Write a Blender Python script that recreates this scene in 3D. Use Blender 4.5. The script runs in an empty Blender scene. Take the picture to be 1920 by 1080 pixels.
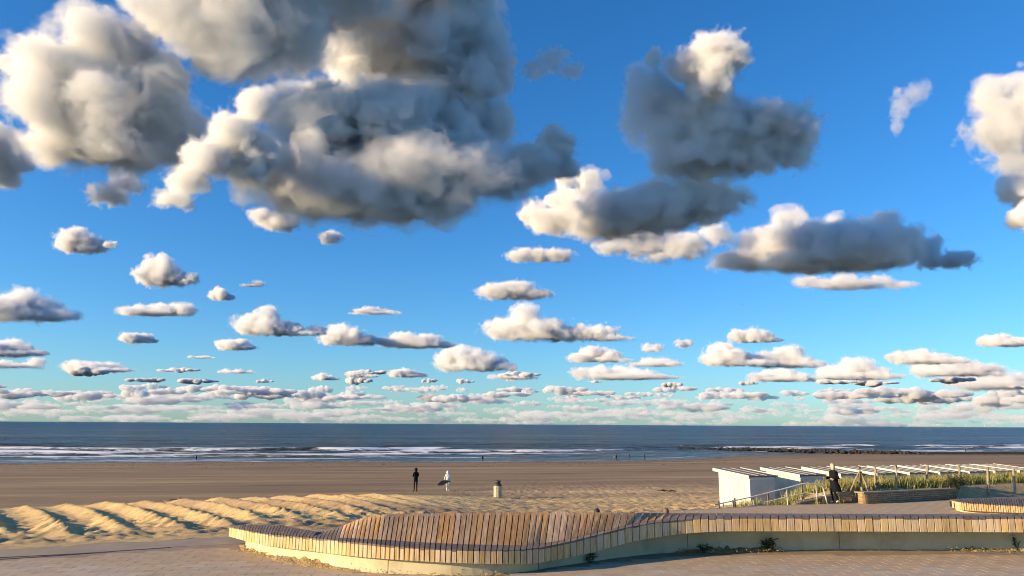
import bpy, bmesh, math, random
import numpy as np
from mathutils import Vector, Matrix, noise

# ------------------------------------------------------------------ camera
SC = bpy.context.scene
COL = SC.collection
F_PX, W_PX, H_PX = 1400.0, 1920.0, 1080.0
CAM = Vector((0.0, 0.0, 3.4))
PITCH = math.atan(255.5 / F_PX)
ROLL = math.radians(0.33)
_f = Vector((0, math.cos(PITCH), math.sin(PITCH)))
_u0 = Vector((0, -math.sin(PITCH), math.cos(PITCH)))
_r0 = Vector((1, 0, 0))
_r = _r0 * math.cos(ROLL) + _u0 * math.sin(ROLL)
_u = -_r0 * math.sin(ROLL) + _u0 * math.cos(ROLL)
cam_data = bpy.data.cameras.new('camera')
cam_data.lens = 36.0 * F_PX / W_PX
cam_data.sensor_width = 36.0
cam_data.clip_start = 0.1
cam_data.clip_end = 400000
cam = bpy.data.objects.new('camera', cam_data)
M = Matrix((_r, _u, -_f)).transposed().to_4x4()
M.translation = CAM
cam.matrix_world = M
COL.objects.link(cam)
SC.camera = cam

# ------------------------------------------------------------------ sky, sun, exposure
SUN_EL = math.radians(14.5)
SUN_AZ = math.radians(109)       # measured to the left of the view direction
to_sun = Vector((-math.sin(SUN_AZ) * math.cos(SUN_EL), math.cos(SUN_AZ) * math.cos(SUN_EL), math.sin(SUN_EL)))
world = bpy.data.worlds.new('World')
SC.world = world
world.use_nodes = True
wn, wl = world.node_tree.nodes, world.node_tree.links
wn.clear()
sky = wn.new('ShaderNodeTexSky')
sky.sky_type = 'NISHITA'
sky.sun_disc = False
sky.sun_elevation = SUN_EL
sky.sun_rotation = math.atan2(to_sun.x, to_sun.y)
sky.air_density = 1.0
sky.dust_density = 0.4
sky.ozone_density = 3.3
bg = wn.new('ShaderNodeBackground')
bg.inputs['Strength'].default_value = 0.076
hs = wn.new('ShaderNodeMix'); hs.data_type = 'RGBA'; hs.blend_type = 'MULTIPLY'
hs.inputs[0].default_value = 1.0
hs.inputs[7].default_value = (.83, 1.18, 1.52, 1)      # a clear, cool maritime air
sat = wn.new('ShaderNodeHueSaturation'); sat.inputs['Saturation'].default_value = 1.10
wo = wn.new('ShaderNodeOutputWorld')
wl.new(sky.outputs[0], hs.inputs[6])
wl.new(hs.outputs[2], sat.inputs['Color'])
wl.new(sat.outputs[0], bg.inputs['Color'])
wl.new(bg.outputs[0], wo.inputs['Surface'])
sun_data = bpy.data.lights.new('sun', 'SUN')
sun_data.energy = 5.0
sun_data.angle = math.radians(0.5)
sun_data.color = (1.0, 0.74, 0.43)
sun = bpy.data.objects.new('sun', sun_data)
sun.rotation_euler = to_sun.to_track_quat('Z', 'Y').to_euler()
sun.location = to_sun * 100
COL.objects.link(sun)
vs = SC.view_settings
vs.view_transform = 'Standard'
vs.look = 'None'
vs.exposure = 0.85
vs.gamma = 1.0
vs.use_curve_mapping = False
SC.render.engine = 'CYCLES'
cy = SC.cycles
cy.use_denoising = True
cy.filter_width = 1.1
cy.max_bounces = 7
cy.diffuse_bounces = 3
cy.glossy_bounces = 3
cy.transmission_bounces = 3
cy.volume_bounces = 4
cy.transparent_max_bounces = 48
cy.use_adaptive_sampling = True
cy.adaptive_threshold = 0.06
cy.sample_clamp_indirect = 1.5
cy.sample_clamp_direct = 6.0


# ------------------------------------------------------------------ pixel helpers (layout survey)
def ray(x, y):
    return (_f + _r * ((x - W_PX / 2) / F_PX) + _u * ((H_PX / 2 - y) / F_PX))

def at_z(x, y, z=0.0):
    d = ray(x, y)
    return CAM + d * ((z - CAM.z) / d.z)

def at_y(x, y, Y):
    d = ray(x, y)
    return CAM + d * (Y / d.y)

# ------------------------------------------------------------------ helpers
def link(o, parent=None):
    COL.objects.link(o)
    if parent is not None:
        o.parent = parent
    return o

def mesh_obj(name, verts, faces, mat, parent=None, smooth=False, loc=None):
    """verts in world space; the object's origin is put at loc (or at its parent's)."""
    me = bpy.data.meshes.new(name)
    v = np.asarray(verts, float)
    pl = np.zeros(3)
    if parent is not None:
        q = parent
        while q is not None:
            pl += np.array(q.location[:]); q = q.parent
    org = pl if loc is None else np.array(loc, float)
    me.from_pydata((v - org).tolist(), [], [list(map(int, f)) for f in faces])
    if smooth:
        me.polygons.foreach_set('use_smooth', [True] * len(me.polygons))
    me.update()
    o = bpy.data.objects.new(name, me)
    o.location = org - pl
    if mat is not None:
        for m in (mat if isinstance(mat, (list, tuple)) else [mat]):
            me.materials.append(m)
    return link(o, parent)

def tag(o, label, cat, group=None):
    o['label'] = label; o['category'] = cat
    if group: o['group'] = group
    return o

def struct(o, kind='structure', label=None):
    o['kind'] = kind
    if label: o['label'] = label
    return o

def empty(name, loc, label=None, cat=None, group=None, rz=0.0):
    o = bpy.data.objects.new(name, None)
    o.location = loc; o.rotation_euler = (0, 0, rz); o.empty_display_size = .2
    link(o)
    if label: tag(o, label, cat, group)
    return o

class MB:
    def __init__(s): s.v = []; s.f = []
    def add(s, v, f):
        k = len(s.v); s.v += [tuple(q) for q in v]; s.f += [[i + k for i in q] for q in f]
    def box(s, c, size, rz=0.0):
        x, y, z = [q / 2 for q in size]; ca, sa = math.cos(rz), math.sin(rz)
        v = []
        for dz in (-z, z):
            for dx, dy in ((-x, -y), (x, -y), (x, y), (-x, y)):
                v.append((c[0] + dx * ca - dy * sa, c[1] + dx * sa + dy * ca, c[2] + dz))
        s.add(v, [(0, 3, 2, 1), (4, 5, 6, 7), (0, 1, 5, 4), (1, 2, 6, 5), (2, 3, 7, 6), (3, 0, 4, 7)])
    def hexa(s, a, b):
        """a: four bottom corners, b: four top corners (same order)."""
        s.add(list(a) + list(b), [(0, 3, 2, 1), (4, 5, 6, 7), (0, 1, 5, 4), (1, 2, 6, 5), (2, 3, 7, 6), (3, 0, 4, 7)])
    def tube(s, pts, radii, n=8, cap=True):
        pts = [Vector(p) for p in pts]
        if not isinstance(radii, (list, tuple)): radii = [radii] * len(pts)
        v = []; up = Vector((0, 0, 1))
        for i, p in enumerate(pts):
            t = (pts[min(i + 1, len(pts) - 1)] - pts[max(i - 1, 0)]).normalized()
            a = t.cross(up)
            if a.length < 1e-3: a = t.cross(Vector((0, 1, 0)))
            a.normalize(); b = t.cross(a)
            for k in range(n):
                th = 2 * math.pi * k / n
                v.append(p + (a * math.cos(th) + b * math.sin(th)) * radii[i])
        f = []
        for i in range(len(pts) - 1):
            for k in range(n):
                f.append((i * n + k, i * n + (k + 1) % n, (i + 1) * n + (k + 1) % n, (i + 1) * n + k))
        if cap:
            f.append(tuple(range(n))); f.append(tuple(reversed(range((len(pts) - 1) * n, len(pts) * n))))
        s.add(v, f)
    def lathe(s, c, prof, n=20):
        v = []; f = []
        for r, z in prof:
            for k in range(n):
                th = 2 * math.pi * k / n
                v.append((c[0] + r * math.cos(th), c[1] + r * math.sin(th), c[2] + z))
        for i in range(len(prof) - 1):
            for k in range(n):
                f.append((i * n + k, i * n + (k + 1) % n, (i + 1) * n + (k + 1) % n, (i + 1) * n + k))
        f.append(tuple(reversed(range(n)))); f.append(tuple(range((len(prof) - 1) * n, len(prof) * n)))
        s.add(v, f)
    def build(s, name, mat, parent=None, smooth=False, loc=None):
        return mesh_obj(name, s.v, s.f, mat, parent, smooth, loc)

def sstep(a, b, x):
    t = np.clip((np.asarray(x, float) - a) / (b - a), 0, 1)
    return t * t * (3 - 2 * t)

_rs = np.random.RandomState(7)
_LAT = _rs.rand(512, 512)
def vnoise(x, y):
    x = np.asarray(x, float); y = np.asarray(y, float)
    xi = np.floor(x).astype(int); yi = np.floor(y).astype(int)
    fx = x - xi; fy = y - yi
    fx = fx * fx * (3 - 2 * fx); fy = fy * fy * (3 - 2 * fy)
    a = _LAT[xi % 512, yi % 512]; b = _LAT[(xi + 1) % 512, yi % 512]
    c = _LAT[xi % 512, (yi + 1) % 512]; d = _LAT[(xi + 1) % 512, (yi + 1) % 512]
    return (a * (1 - fx) + b * fx) * (1 - fy) + (c * (1 - fx) + d * fx) * fy
def fbm(x, y, o=4):
    s = 0; a = .5; n = 0
    for k in range(o):
        s = s + a * vnoise(x * 2 ** k + 17.3 * k, y * 2 ** k + 9.1 * k); n += a; a *= .5
    return s / n

_ico = {}
def ico(sub):
    if sub not in _ico:
        bm = bmesh.new()
        bmesh.ops.create_icosphere(bm, subdivisions=sub, radius=1)
        _ico[sub] = (np.array([q.co[:] for q in bm.verts]), np.array([[q.index for q in fc.verts] for fc in bm.faces]))
        bm.free()
    return _ico[sub]

# ------------------------------------------------------------------ materials
def nodes_of(name):
    m = bpy.data.materials.new(name); m.use_nodes = True
    n, l = m.node_tree.nodes, m.node_tree.links
    b = n.get('Principled BSDF')
    return m, n, l, b

def ramp(n, l, src, stops):
    r = n.new('ShaderNodeValToRGB')
    e = r.color_ramp.elements
    while len(e) < len(stops): e.new(0.5)
    for q, (p, c) in zip(e, stops):
        q.position = p; q.color = (*c, 1)
    l.new(src, r.inputs[0])
    return r.outputs[0]

def tnoise(n, l, scale, detail=5, rough=.55, stretch=(1, 1, 1), coord='Position', dist=0.0):
    if coord == 'Position':
        v = n.new('ShaderNodeNewGeometry').outputs['Position']
    else:
        v = n.new('ShaderNodeTexCoord').outputs['Object']
    mp = n.new('ShaderNodeMapping'); mp.inputs['Scale'].default_value = stretch
    l.new(v, mp.inputs['Vector'])
    t = n.new('ShaderNodeTexNoise')
    t.inputs['Scale'].default_value = scale; t.inputs['Detail'].default_value = detail
    t.inputs['Roughness'].default_value = rough; t.inputs['Distortion'].default_value = dist
    l.new(mp.outputs[0], t.inputs['Vector'])
    return t.outputs['Fac']

def pmat(name, c1, c2, scale=3.0, rough=.8, detail=6, bump=0.0, bscale=20.0, stretch=(1, 1, 1), coord='Position', rand=0.0, c3=None, metallic=0.0, bdist=.01, huevar=0.0, lo=.3, hi=.7):
    m, n, l, b = nodes_of(name)
    fac = tnoise(n, l, scale, detail, .6, stretch, coord)
    stops = [(lo, c1), (hi, c2)] if c3 is None else [(lo, c1), ((lo + hi) / 2, c2), (hi, c3)]
    col = ramp(n, l, fac, stops)
    if rand:
        oi = n.new('ShaderNodeObjectInfo')
        hs = n.new('ShaderNodeHueSaturation')
        mr = n.new('ShaderNodeMapRange'); mr.inputs['To Min'].default_value = 1 - rand; mr.inputs['To Max'].default_value = 1 + rand
        l.new(oi.outputs['Random'], mr.inputs['Value']); l.new(mr.outputs[0], hs.inputs['Value'])
        if huevar:
            mul = n.new('ShaderNodeMath'); mul.operation = 'MULTIPLY'; mul.inputs[1].default_value = 37.7
            fr = n.new('ShaderNodeMath'); fr.operation = 'FRACT'
            l.new(oi.outputs['Random'], mul.inputs[0]); l.new(mul.outputs[0], fr.inputs[0])
            m2 = n.new('ShaderNodeMapRange'); m2.inputs['To Min'].default_value = 1 - huevar; m2.inputs['To Max'].default_value = 1 + huevar
            l.new(fr.outputs[0], m2.inputs['Value']); l.new(m2.outputs[0], hs.inputs['Saturation'])
        l.new(col, hs.inputs['Color']); col = hs.outputs[0]
    l.new(col, b.inputs['Base Color'])
    b.inputs['Roughness'].default_value = rough
    b.inputs['Metallic'].default_value = metallic
    if bump:
        f2 = tnoise(n, l, bscale, 4, .6, stretch, coord)
        bp = n.new('ShaderNodeBump'); bp.inputs['Strength'].default_value = bump; bp.inputs['Distance'].default_value = bdist
        l.new(f2, bp.inputs['Height']); l.new(bp.outputs[0], b.inputs['Normal'])
    return m

MAT = {}
def cloth(name, c1, c2):
    m = pmat(name, c1, c2, 12, .95, 4)
    m.node_tree.nodes['Principled BSDF'].inputs['Specular IOR Level'].default_value = .08
    return m
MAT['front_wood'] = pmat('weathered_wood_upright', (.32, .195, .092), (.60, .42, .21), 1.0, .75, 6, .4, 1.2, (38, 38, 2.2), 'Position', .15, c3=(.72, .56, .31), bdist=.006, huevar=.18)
MAT['top_wood'] = pmat('weathered_wood_flat_dimmed', (.10, .075, .06), (.22, .165, .13), 1.0, .8, 6, .4, 1.2, (30, 3, 3), 'Position', .22, bdist=.006, huevar=.2)  # flat boards darkened: weathering, plus the dimness of grazing light painted in
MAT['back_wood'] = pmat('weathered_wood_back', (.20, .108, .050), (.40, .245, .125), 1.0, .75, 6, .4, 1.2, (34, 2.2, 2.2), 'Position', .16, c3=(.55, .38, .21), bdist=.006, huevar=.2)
MAT['under'] = pmat('gap_shade_and_joint', (.015, .013, .012), (.03, .026, .022), 3, .9)  # near black, painting shade between the boards; also colours the plinth joints
MAT['plinth'] = pmat('pale_concrete', (.46, .39, .235), (.62, .54, .33), 1.3, .85, 7, .25, 14, c3=(.58, .50, .30), bdist=.01)
MAT['concrete'] = pmat('grey_concrete', (.27, .205, .14), (.37, .29, .205), .9, .85, 8, .3, 30, bdist=.006)
MAT['paver'] = pmat('paver_stone', (.39, .295, .195), (.48, .375, .26), 2.5, .85, 6, .3, 40, rand=.08, bdist=.004, huevar=.2)
MAT['joint'] = pmat('sandy_joint', (.22, .165, .11), (.33, .25, .17), 2.0, .95, 5)
MAT['white_paint'] = pmat('white_hut_paint', (.54, .52, .44), (.64, .62, .53), 2.2, .6, 6, .15, 9, (1, 1, .4), bdist=.004)
MAT['door_paint'] = pmat('door_paint', (.66, .67, .68), (.74, .75, .76), 2.2, .55, 5)
MAT['batten'] = pmat('pale_batten', (.22, .20, .175), (.34, .31, .275), 4, .7, 4)
MAT['roof'] = pmat('roofing_felt', (.10, .09, .085), (.20, .18, .165), 3.0, .85, 6, .3, 25)
MAT['post_wood'] = pmat('bare_post_wood', (.22, .16, .10), (.46, .36, .24), 1.0, .85, 6, .6, 1.5, (14, 14, 1.5), 'Position', .15, bdist=.02)
MAT['rail_metal'] = pmat('painted_rail', (.50, .47, .40), (.66, .63, .55), 4, .45, 4)
MAT['metal_dark'] = pmat('dark_metal', (.03, .028, .028), (.06, .055, .05), 5, .5, 4)
MAT['bin_body'] = pmat('bin_panel', (.42, .38, .26), (.55, .50, .36), 6, .7, 5, .2, 30)
MAT['skin'] = pmat('skin', (.50, .32, .24), (.58, .38, .29), 8, .6, 3)
MAT['black_cloth'] = cloth('black_cloth', (.008, .008, .010), (.016, .016, .02))
MAT['navy_cloth'] = cloth('navy_cloth', (.015, .018, .03), (.03, .035, .05))
MAT['white_cloth'] = cloth('white_cloth', (.70, .69, .66), (.80, .79, .77))
MAT['grey_cloth'] = cloth('grey_cloth', (.10, .09, .085), (.17, .15, .14))
MAT['tan_cloth'] = cloth('tan_cloth', (.45, .36, .24), (.55, .45, .31))
MAT['white_shoe'] = pmat('white_shoe', (.65, .62, .58), (.75, .72, .68), 12, .6, 3)
MAT['blond'] = pmat('blond_hair', (.42, .29, .16), (.66, .50, .32), 1, .6, 5, .5, 2, (60, 60, 6), 'Object')
MAT['brown_hair'] = pmat('brown_hair', (.10, .06, .035), (.2, .12, .06), 1, .6, 5, .5, 2, (60, 60, 6), 'Object')
MAT['dark_hair'] = pmat('dark_hair', (.012, .009, .008), (.03, .022, .018), 1, .6, 5, .5, 2, (60, 60, 6), 'Object')
MAT['rock'] = pmat('groyne_rock', (.012, .010, .008), (.045, .034, .020), .9, .85, 6, .5, 3, bdist=.1)
MAT['weed'] = pmat('weed_leaf', (.025, .05, .012), (.07, .11, .03), 9, .7, 3)
MAT['dry_leaf'] = pmat('dry_litter', (.30, .20, .08), (.48, .35, .16), 9, .8, 3)
MAT['drift'] = pmat('drifted_sand', (.30, .205, .09), (.50, .36, .17), 7, .95, 7, 1.0, 22, bdist=.05)
MAT['shrub'] = pmat('shrub_leaf', (.012, .03, .010), (.04, .07, .02), 6, .7, 3)
MAT['turbine'] = pmat('turbine_white', (.75, .75, .75), (.8, .8, .8), 1, .5)
MAT['gull'] = pmat('gull_feather', (.05, .05, .055), (.10, .10, .11), 6, .8)

def brick_mat():
    m, n, l, b = nodes_of('yellow_brick')
    geo = n.new('ShaderNodeTexCoord')
    br = n.new('ShaderNodeTexBrick')
    br.inputs['Color1'].default_value = (.34, .23, .12, 1); br.inputs['Color2'].default_value = (.46, .33, .18, 1)
    br.inputs['Mortar'].default_value = (.16, .115, .07, 1)
    br.inputs['Scale'].default_value = 1.0; br.inputs['Brick Width'].default_value = .28; br.inputs['Row Height'].default_value = .085
    br.inputs['Mortar Size'].default_value = .009
    l.new(geo.outputs['UV'], br.inputs['Vector'])
    nz = tnoise(n, l, 7, 5)
    mx = n.new('ShaderNodeMix'); mx.data_type = 'RGBA'; mx.blend_type = 'MULTIPLY'; mx.inputs[0].default_value = .55
    l.new(br.outputs['Color'], mx.inputs[6]); l.new(ramp(n, l, nz, [(.3, (.5, .5, .5)), (.7, (1.25, 1.2, 1.1))]), mx.inputs[7])
    l.new(mx.outputs[2], b.inputs['Base Color']); b.inputs['Roughness'].default_value = .9
    bp = n.new('ShaderNodeBump'); bp.inputs['Strength'].default_value = .9; bp.inputs['Distance'].default_value = .02
    inv = n.new('ShaderNodeMath'); inv.operation = 'SUBTRACT'; inv.inputs[0].default_value = 1
    l.new(br.outputs['Fac'], inv.inputs[1]); l.new(inv.outputs[0], bp.inputs['Height']); l.new(bp.outputs[0], b.inputs['Normal'])
    return m
MAT['brick'] = brick_mat()

def sand_mat():
    m, n, l, b = nodes_of('beach_sand')
    at = n.new('ShaderNodeAttribute'); at.attribute_name = 'dry'
    n1 = tnoise(n, l, .10, 8, .62, (.30, 1.6, 1))
    n2 = tnoise(n, l, 4.0, 6, .65)
    a1 = n.new('ShaderNodeMath'); a1.operation = 'MULTIPLY_ADD'; a1.inputs[1].default_value = 1.7; a1.inputs[2].default_value = -.85
    l.new(n1, a1.inputs[0])
    ad = n.new('ShaderNodeMath'); ad.operation = 'ADD'; ad.use_clamp = True
    l.new(at.outputs['Fac'], ad.inputs[0]); l.new(a1.outputs[0], ad.inputs[1])
    col = ramp(n, l, ad.outputs[0], [(0.0, (.085, .054, .028)), (.12, (.175, .105, .048)), (.45, (.27, .172, .080)), (.75, (.42, .29, .145)), (1.0, (.64, .455, .195))])
    mx = n.new('ShaderNodeMix'); mx.data_type = 'RGBA'; mx.blend_type = 'MULTIPLY'; mx.inputs[0].default_value = .6
    l.new(col, mx.inputs[6]); l.new(ramp(n, l, n2, [(.3, (.72, .72, .74)), (.7, (1.15, 1.14, 1.12))]), mx.inputs[7])
    l.new(mx.outputs[2], b.inputs['Base Color'])
    rr = n.new('ShaderNodeMapRange'); rr.inputs['From Min'].default_value = .0; rr.inputs['From Max'].default_value = .22
    rr.inputs['To Min'].default_value = .28; rr.inputs['To Max'].default_value = .95
    l.new(at.outputs['Fac'], rr.inputs['Value']); l.new(rr.outputs[0], b.inputs['Roughness'])
    n3 = tnoise(n, l, 4.5, 7, .72)
    bp = n.new('ShaderNodeBump'); bp.inputs['Distance'].default_value = .07
    sm = n.new('ShaderNodeMath'); sm.operation = 'MULTIPLY'; sm.inputs[1].default_value = .8
    l.new(at.outputs['Fac'], sm.inputs[0]); l.new(sm.outputs[0], bp.inputs['Strength'])
    l.new(n3, bp.inputs['Height']); l.new(bp.outputs[0], b.inputs['Normal'])
    return m
MAT['sand'] = sand_mat()

def sea_mat():
    m, n, l, b = nodes_of('sea_water')
    out = [q for q in n if q.type == 'OUTPUT_MATERIAL'][0]
    big = tnoise(n, l, .011, 9, .66, (.5, 1.0, 1))  # mottled tone: sediment patches, plus light and dark of waves painted in
    gp = n.new('ShaderNodeNewGeometry'); sp = n.new('ShaderNodeSeparateXYZ'); l.new(gp.outputs['Position'], sp.inputs[0])
    dp = n.new('ShaderNodeMapRange'); dp.inputs['From Min'].default_value = 250; dp.inputs['From Max'].default_value = 1500     # turbid shallows to deep water
    l.new(sp.outputs['Y'], dp.inputs['Value'])
    mx = n.new('ShaderNodeMix'); mx.data_type = 'RGBA'
    l.new(dp.outputs[0], mx.inputs[0])
    l.new(ramp(n, l, big, [(.38, (.014, .020, .017)), (.62, (.062, .066, .045))]), mx.inputs[6])
    l.new(ramp(n, l, big, [(.38, (.004, .012, .024)), (.62, (.020, .038, .046))]), mx.inputs[7])
    l.new(mx.outputs[2], b.inputs['Base Color'])
    b.inputs['Roughness'].default_value = .3
    b.inputs['IOR'].default_value = 1.33
    b.inputs['Specular IOR Level'].default_value = .3
    w2 = tnoise(n, l, .007, 9, .62, (.55, 1.0, 1), dist=.5)
    bp = n.new('ShaderNodeBump'); bp.inputs['Strength'].default_value = 1.0; bp.inputs['Distance'].default_value = 40.0
    l.new(w2, bp.inputs['Height']); l.new(bp.outputs[0], b.inputs['Normal'])
    at = n.new('ShaderNodeAttribute'); at.attribute_name = 'foam'
    lace = tnoise(n, l, .26, 8, .70, (.42, 1.0, 1), dist=1.2)
    s1 = n.new('ShaderNodeMath'); s1.operation = 'SUBTRACT'; l.new(at.outputs['Fac'], s1.inputs[0]); l.new(lace, s1.inputs[1])
    mr = n.new('ShaderNodeMapRange'); mr.inputs['From Min'].default_value = -.06; mr.inputs['From Max'].default_value = .12
    l.new(s1.outputs[0], mr.inputs['Value'])
    df = n.new('ShaderNodeBsdfDiffuse'); df.inputs['Color'].default_value = (.72, .74, .77, 1)
    ms = n.new('ShaderNodeMixShader')
    l.new(mr.outputs[0], ms.inputs[0]); l.new(b.outputs[0], ms.inputs[1]); l.new(df.outputs[0], ms.inputs[2])
    l.new(ms.outputs[0], out.inputs['Surface'])
    return m
MAT['sea'] = sea_mat()

def grass_mat():
    m, n, l, b = nodes_of('dune_grass_blade')
    at = n.new('ShaderNodeAttribute'); at.attribute_name = 'tone'
    l.new(ramp(n, l, at.outputs['Fac'], [(0, (.07, .095, .018)), (.45, (.19, .205, .045)), (1, (.46, .36, .13))]), b.inputs['Base Color'])
    b.inputs['Roughness'].default_value = .6
    b.inputs['Transmission Weight'].default_value = 0
    return m
MAT['grass'] = grass_mat()

# ------------------------------------------------------------------ terrain
TH = math.radians(26)
EN = np.array([-math.sin(TH), math.cos(TH)]); ET = np.array([math.cos(TH), math.sin(TH)])
E0 = np.array([-8.5, 23.65])
SEA_Z = -6.6
EDGE = [(-90.0, -16.1), (-13.78, 21.11), (-8.53, 23.65), (8.51, 32.29), (10.66, 33.44), (14.72, 34.55), (21.04, 36.6), (25.79, 38.9), (70.0, 60.0)]
def edge_d(x, y):
    ex = np.array([p[0] for p in EDGE]); ey = np.array([p[1] for p in EDGE])
    return (y - np.interp(x, ex, ey)) * math.cos(TH)
def shore_y(x):
    return np.interp(x, [-3000, -600, -123, -77, -8, 29, 55, 75, 110, 200, 600, 3000], [-500, 110, 185, 198, 206, 216, 232, 256, 280, 297, 400, 1000])

def terrain(x, y):
    """height and dryness of the beach"""
    x = np.asarray(x, float); y = np.asarray(y, float)
    d = edge_d(x, y)
    t = (x - E0[0]) * ET[0] + (y - E0[1]) * ET[1]
    nn = (x - E0[0]) * EN[0] + (y - E0[1]) * EN[1]
    ds = (shore_y(x) - y) * .95
    w = np.clip(d, 0, None) / np.maximum(np.clip(d, 0, None) + np.clip(ds, 0, None), 1e-3)
    zr = np.interp(w, [0, .03, .08, .12, .188, .45, 1.0], [-.1, -.75, -1.15, -1.41, -1.85, -3.4, SEA_Z])
    zl = np.interp(d, [0, 3, 9, 15, 20, 28, 40], [.02, .0, -.16, -.38, -.85, -1.5, -2.1])
    lm = (1 - sstep(-9, 3, x)) * (1 - sstep(26, 36, d))
    z = zr * (1 - lm) + np.maximum(zl, zr) * lm
    z = np.where(ds < 0, SEA_Z + ds * .03, z)
    # bulldozed ridges, running away from the promenade
    wob = (fbm(x * .10, y * .10, 2) - .5) * 1.2
    ph = (t + .17 * nn + wob) / 1.6
    fr = ph - np.floor(ph)
    amp = .62 + .7 * vnoise(np.floor(ph) * 3.7 + 5, nn * .08)
    crest = np.clip(1 - np.abs(fr - .42) / np.where(fr < .42, .36, .26), 0, 1) ** 1.15
    rm = lm * sstep(1.5, 5, d + (vnoise(ph * 1.3, x * 0 + 3) - .5) * 4) * (1 - sstep(15, 21, d)) * (1 - sstep(-9.0, 1, x))
    z = z + rm * amp * .235 * (crest - .12)
    z = z + rm * ((vnoise(x * 3.1, y * 3.1) - .5) * .04 + (vnoise(x * 6.7, y * 6.7) - .5) * .04)
    rough = sstep(-.2, 1.5, d) * (1 - sstep(26, 48, d))
    near = sstep(-.2, .6, d) * (1 - sstep(5, 10, d))
    z = z + rough * (fbm(x * 1.9, y * 1.9, 3) - .5) * (.035 + .09 * near + .07 * sstep(-7, 1, x)) + rough * (vnoise(x * 4.3, y * 4.3) - .5) * (.03 + .11 * near + .05 * sstep(-7, 1, x))
    z = z + (fbm(x * .25, y * .25, 2) - .5) * .10 * sstep(2, 12, d) * sstep(6, 30, ds)
    # low dune behind the brick wall
    dm = sstep(12.5, 15.5, x) * sstep(.2, .9, d) * (1 - sstep(2.6, 5.5, d))
    z = z * (1 - dm) + dm * (.42 + .12 * fbm(x * .6, y * .6, 3))
    # under the promenade
    z = np.where(d < .25, np.minimum(z, -.30 + (d + .45) * .75 + (fbm(x * 1.3, y * 1.3, 3) - .5) * .35), z)
    z = np.where(d < -1.0, -.35, z)
    z = np.where((d < .25) & (x > 4), np.minimum(z, -.12), z)
    dry = np.interp(d, [0, 20, 25, 34, 60], [.78, .74, .62, .44, .34]) + (fbm(x * .08, y * .2, 3) - .5) * .15
    dry = np.where(ds < 60, dry * (.62 + .38 * np.clip(ds / 60, 0, 1)), dry)
    dry = dry * (.02 + .98 * sstep(.5, 9, ds + (fbm(x * .05, y * .05 + 9, 3) - .5) * 8))
    dry = dry * (1 - lm * sstep(1, 4, d) * (1 - sstep(18, 23, d))) + .96 * lm * sstep(1, 4, d) * (1 - sstep(18, 23, d))
    return z, np.clip(dry, 0, 1)

def axis(lo, hi, step, far_lo, far_hi, g=1.09):
    a = list(np.arange(lo, hi, step))
    s = step; v = a[-1]
    while v < far_hi: s *= g; v += s; a.append(v)
    s = step; v = a[0]
    while v > far_lo: s *= g; v -= s; a.insert(0, v)
    return np.array(a)

def grid_faces(nx, ny):
    i = np.arange(nx - 1); j = np.arange(ny - 1)
    I, J = np.meshgrid(i, j)
    a = (J * nx + I).ravel()
    return np.stack([a, a + 1, a + 1 + nx, a + nx], 1)

def fast_mesh(name, V, Fq, mat, attrs, smooth=True):
    me = bpy.data.meshes.new(name)
    me.vertices.add(len(V)); me.vertices.foreach_set('co', V.ravel())
    me.loops.add(Fq.size); me.loops.foreach_set('vertex_index', Fq.ravel())
    me.polygons.add(len(Fq)); k = Fq.shape[1]
    me.polygons.foreach_set('loop_start', np.arange(0, Fq.size, k)); me.polygons.foreach_set('loop_total', np.full(len(Fq), k))
    if smooth: me.polygons.foreach_set('use_smooth', np.ones(len(Fq), bool))
    me.update(calc_edges=True); me.validate()
    for an, av in attrs.items():
        a = me.attributes.new(an, 'FLOAT', 'POINT'); a.data.foreach_set('value', np.asarray(av, float))
    me.materials.append(mat)
    o = bpy.data.objects.new(name, me)
    return link(o)

xs = axis(-27, 16, .10, -2500, 2500, 1.09)
ys = axis(20, 48, .10, -60, 900, 1.05)
X, Y = np.meshgrid(xs, ys)
Z, DRY = terrain(X.ravel(), Y.ravel())
Z = np.maximum(Z, -14)
struct(fast_mesh('beach', np.stack([X.ravel(), Y.ravel(), Z], 1), grid_faces(len(xs), len(ys)), MAT['sand'], {'dry': DRY}))

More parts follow.
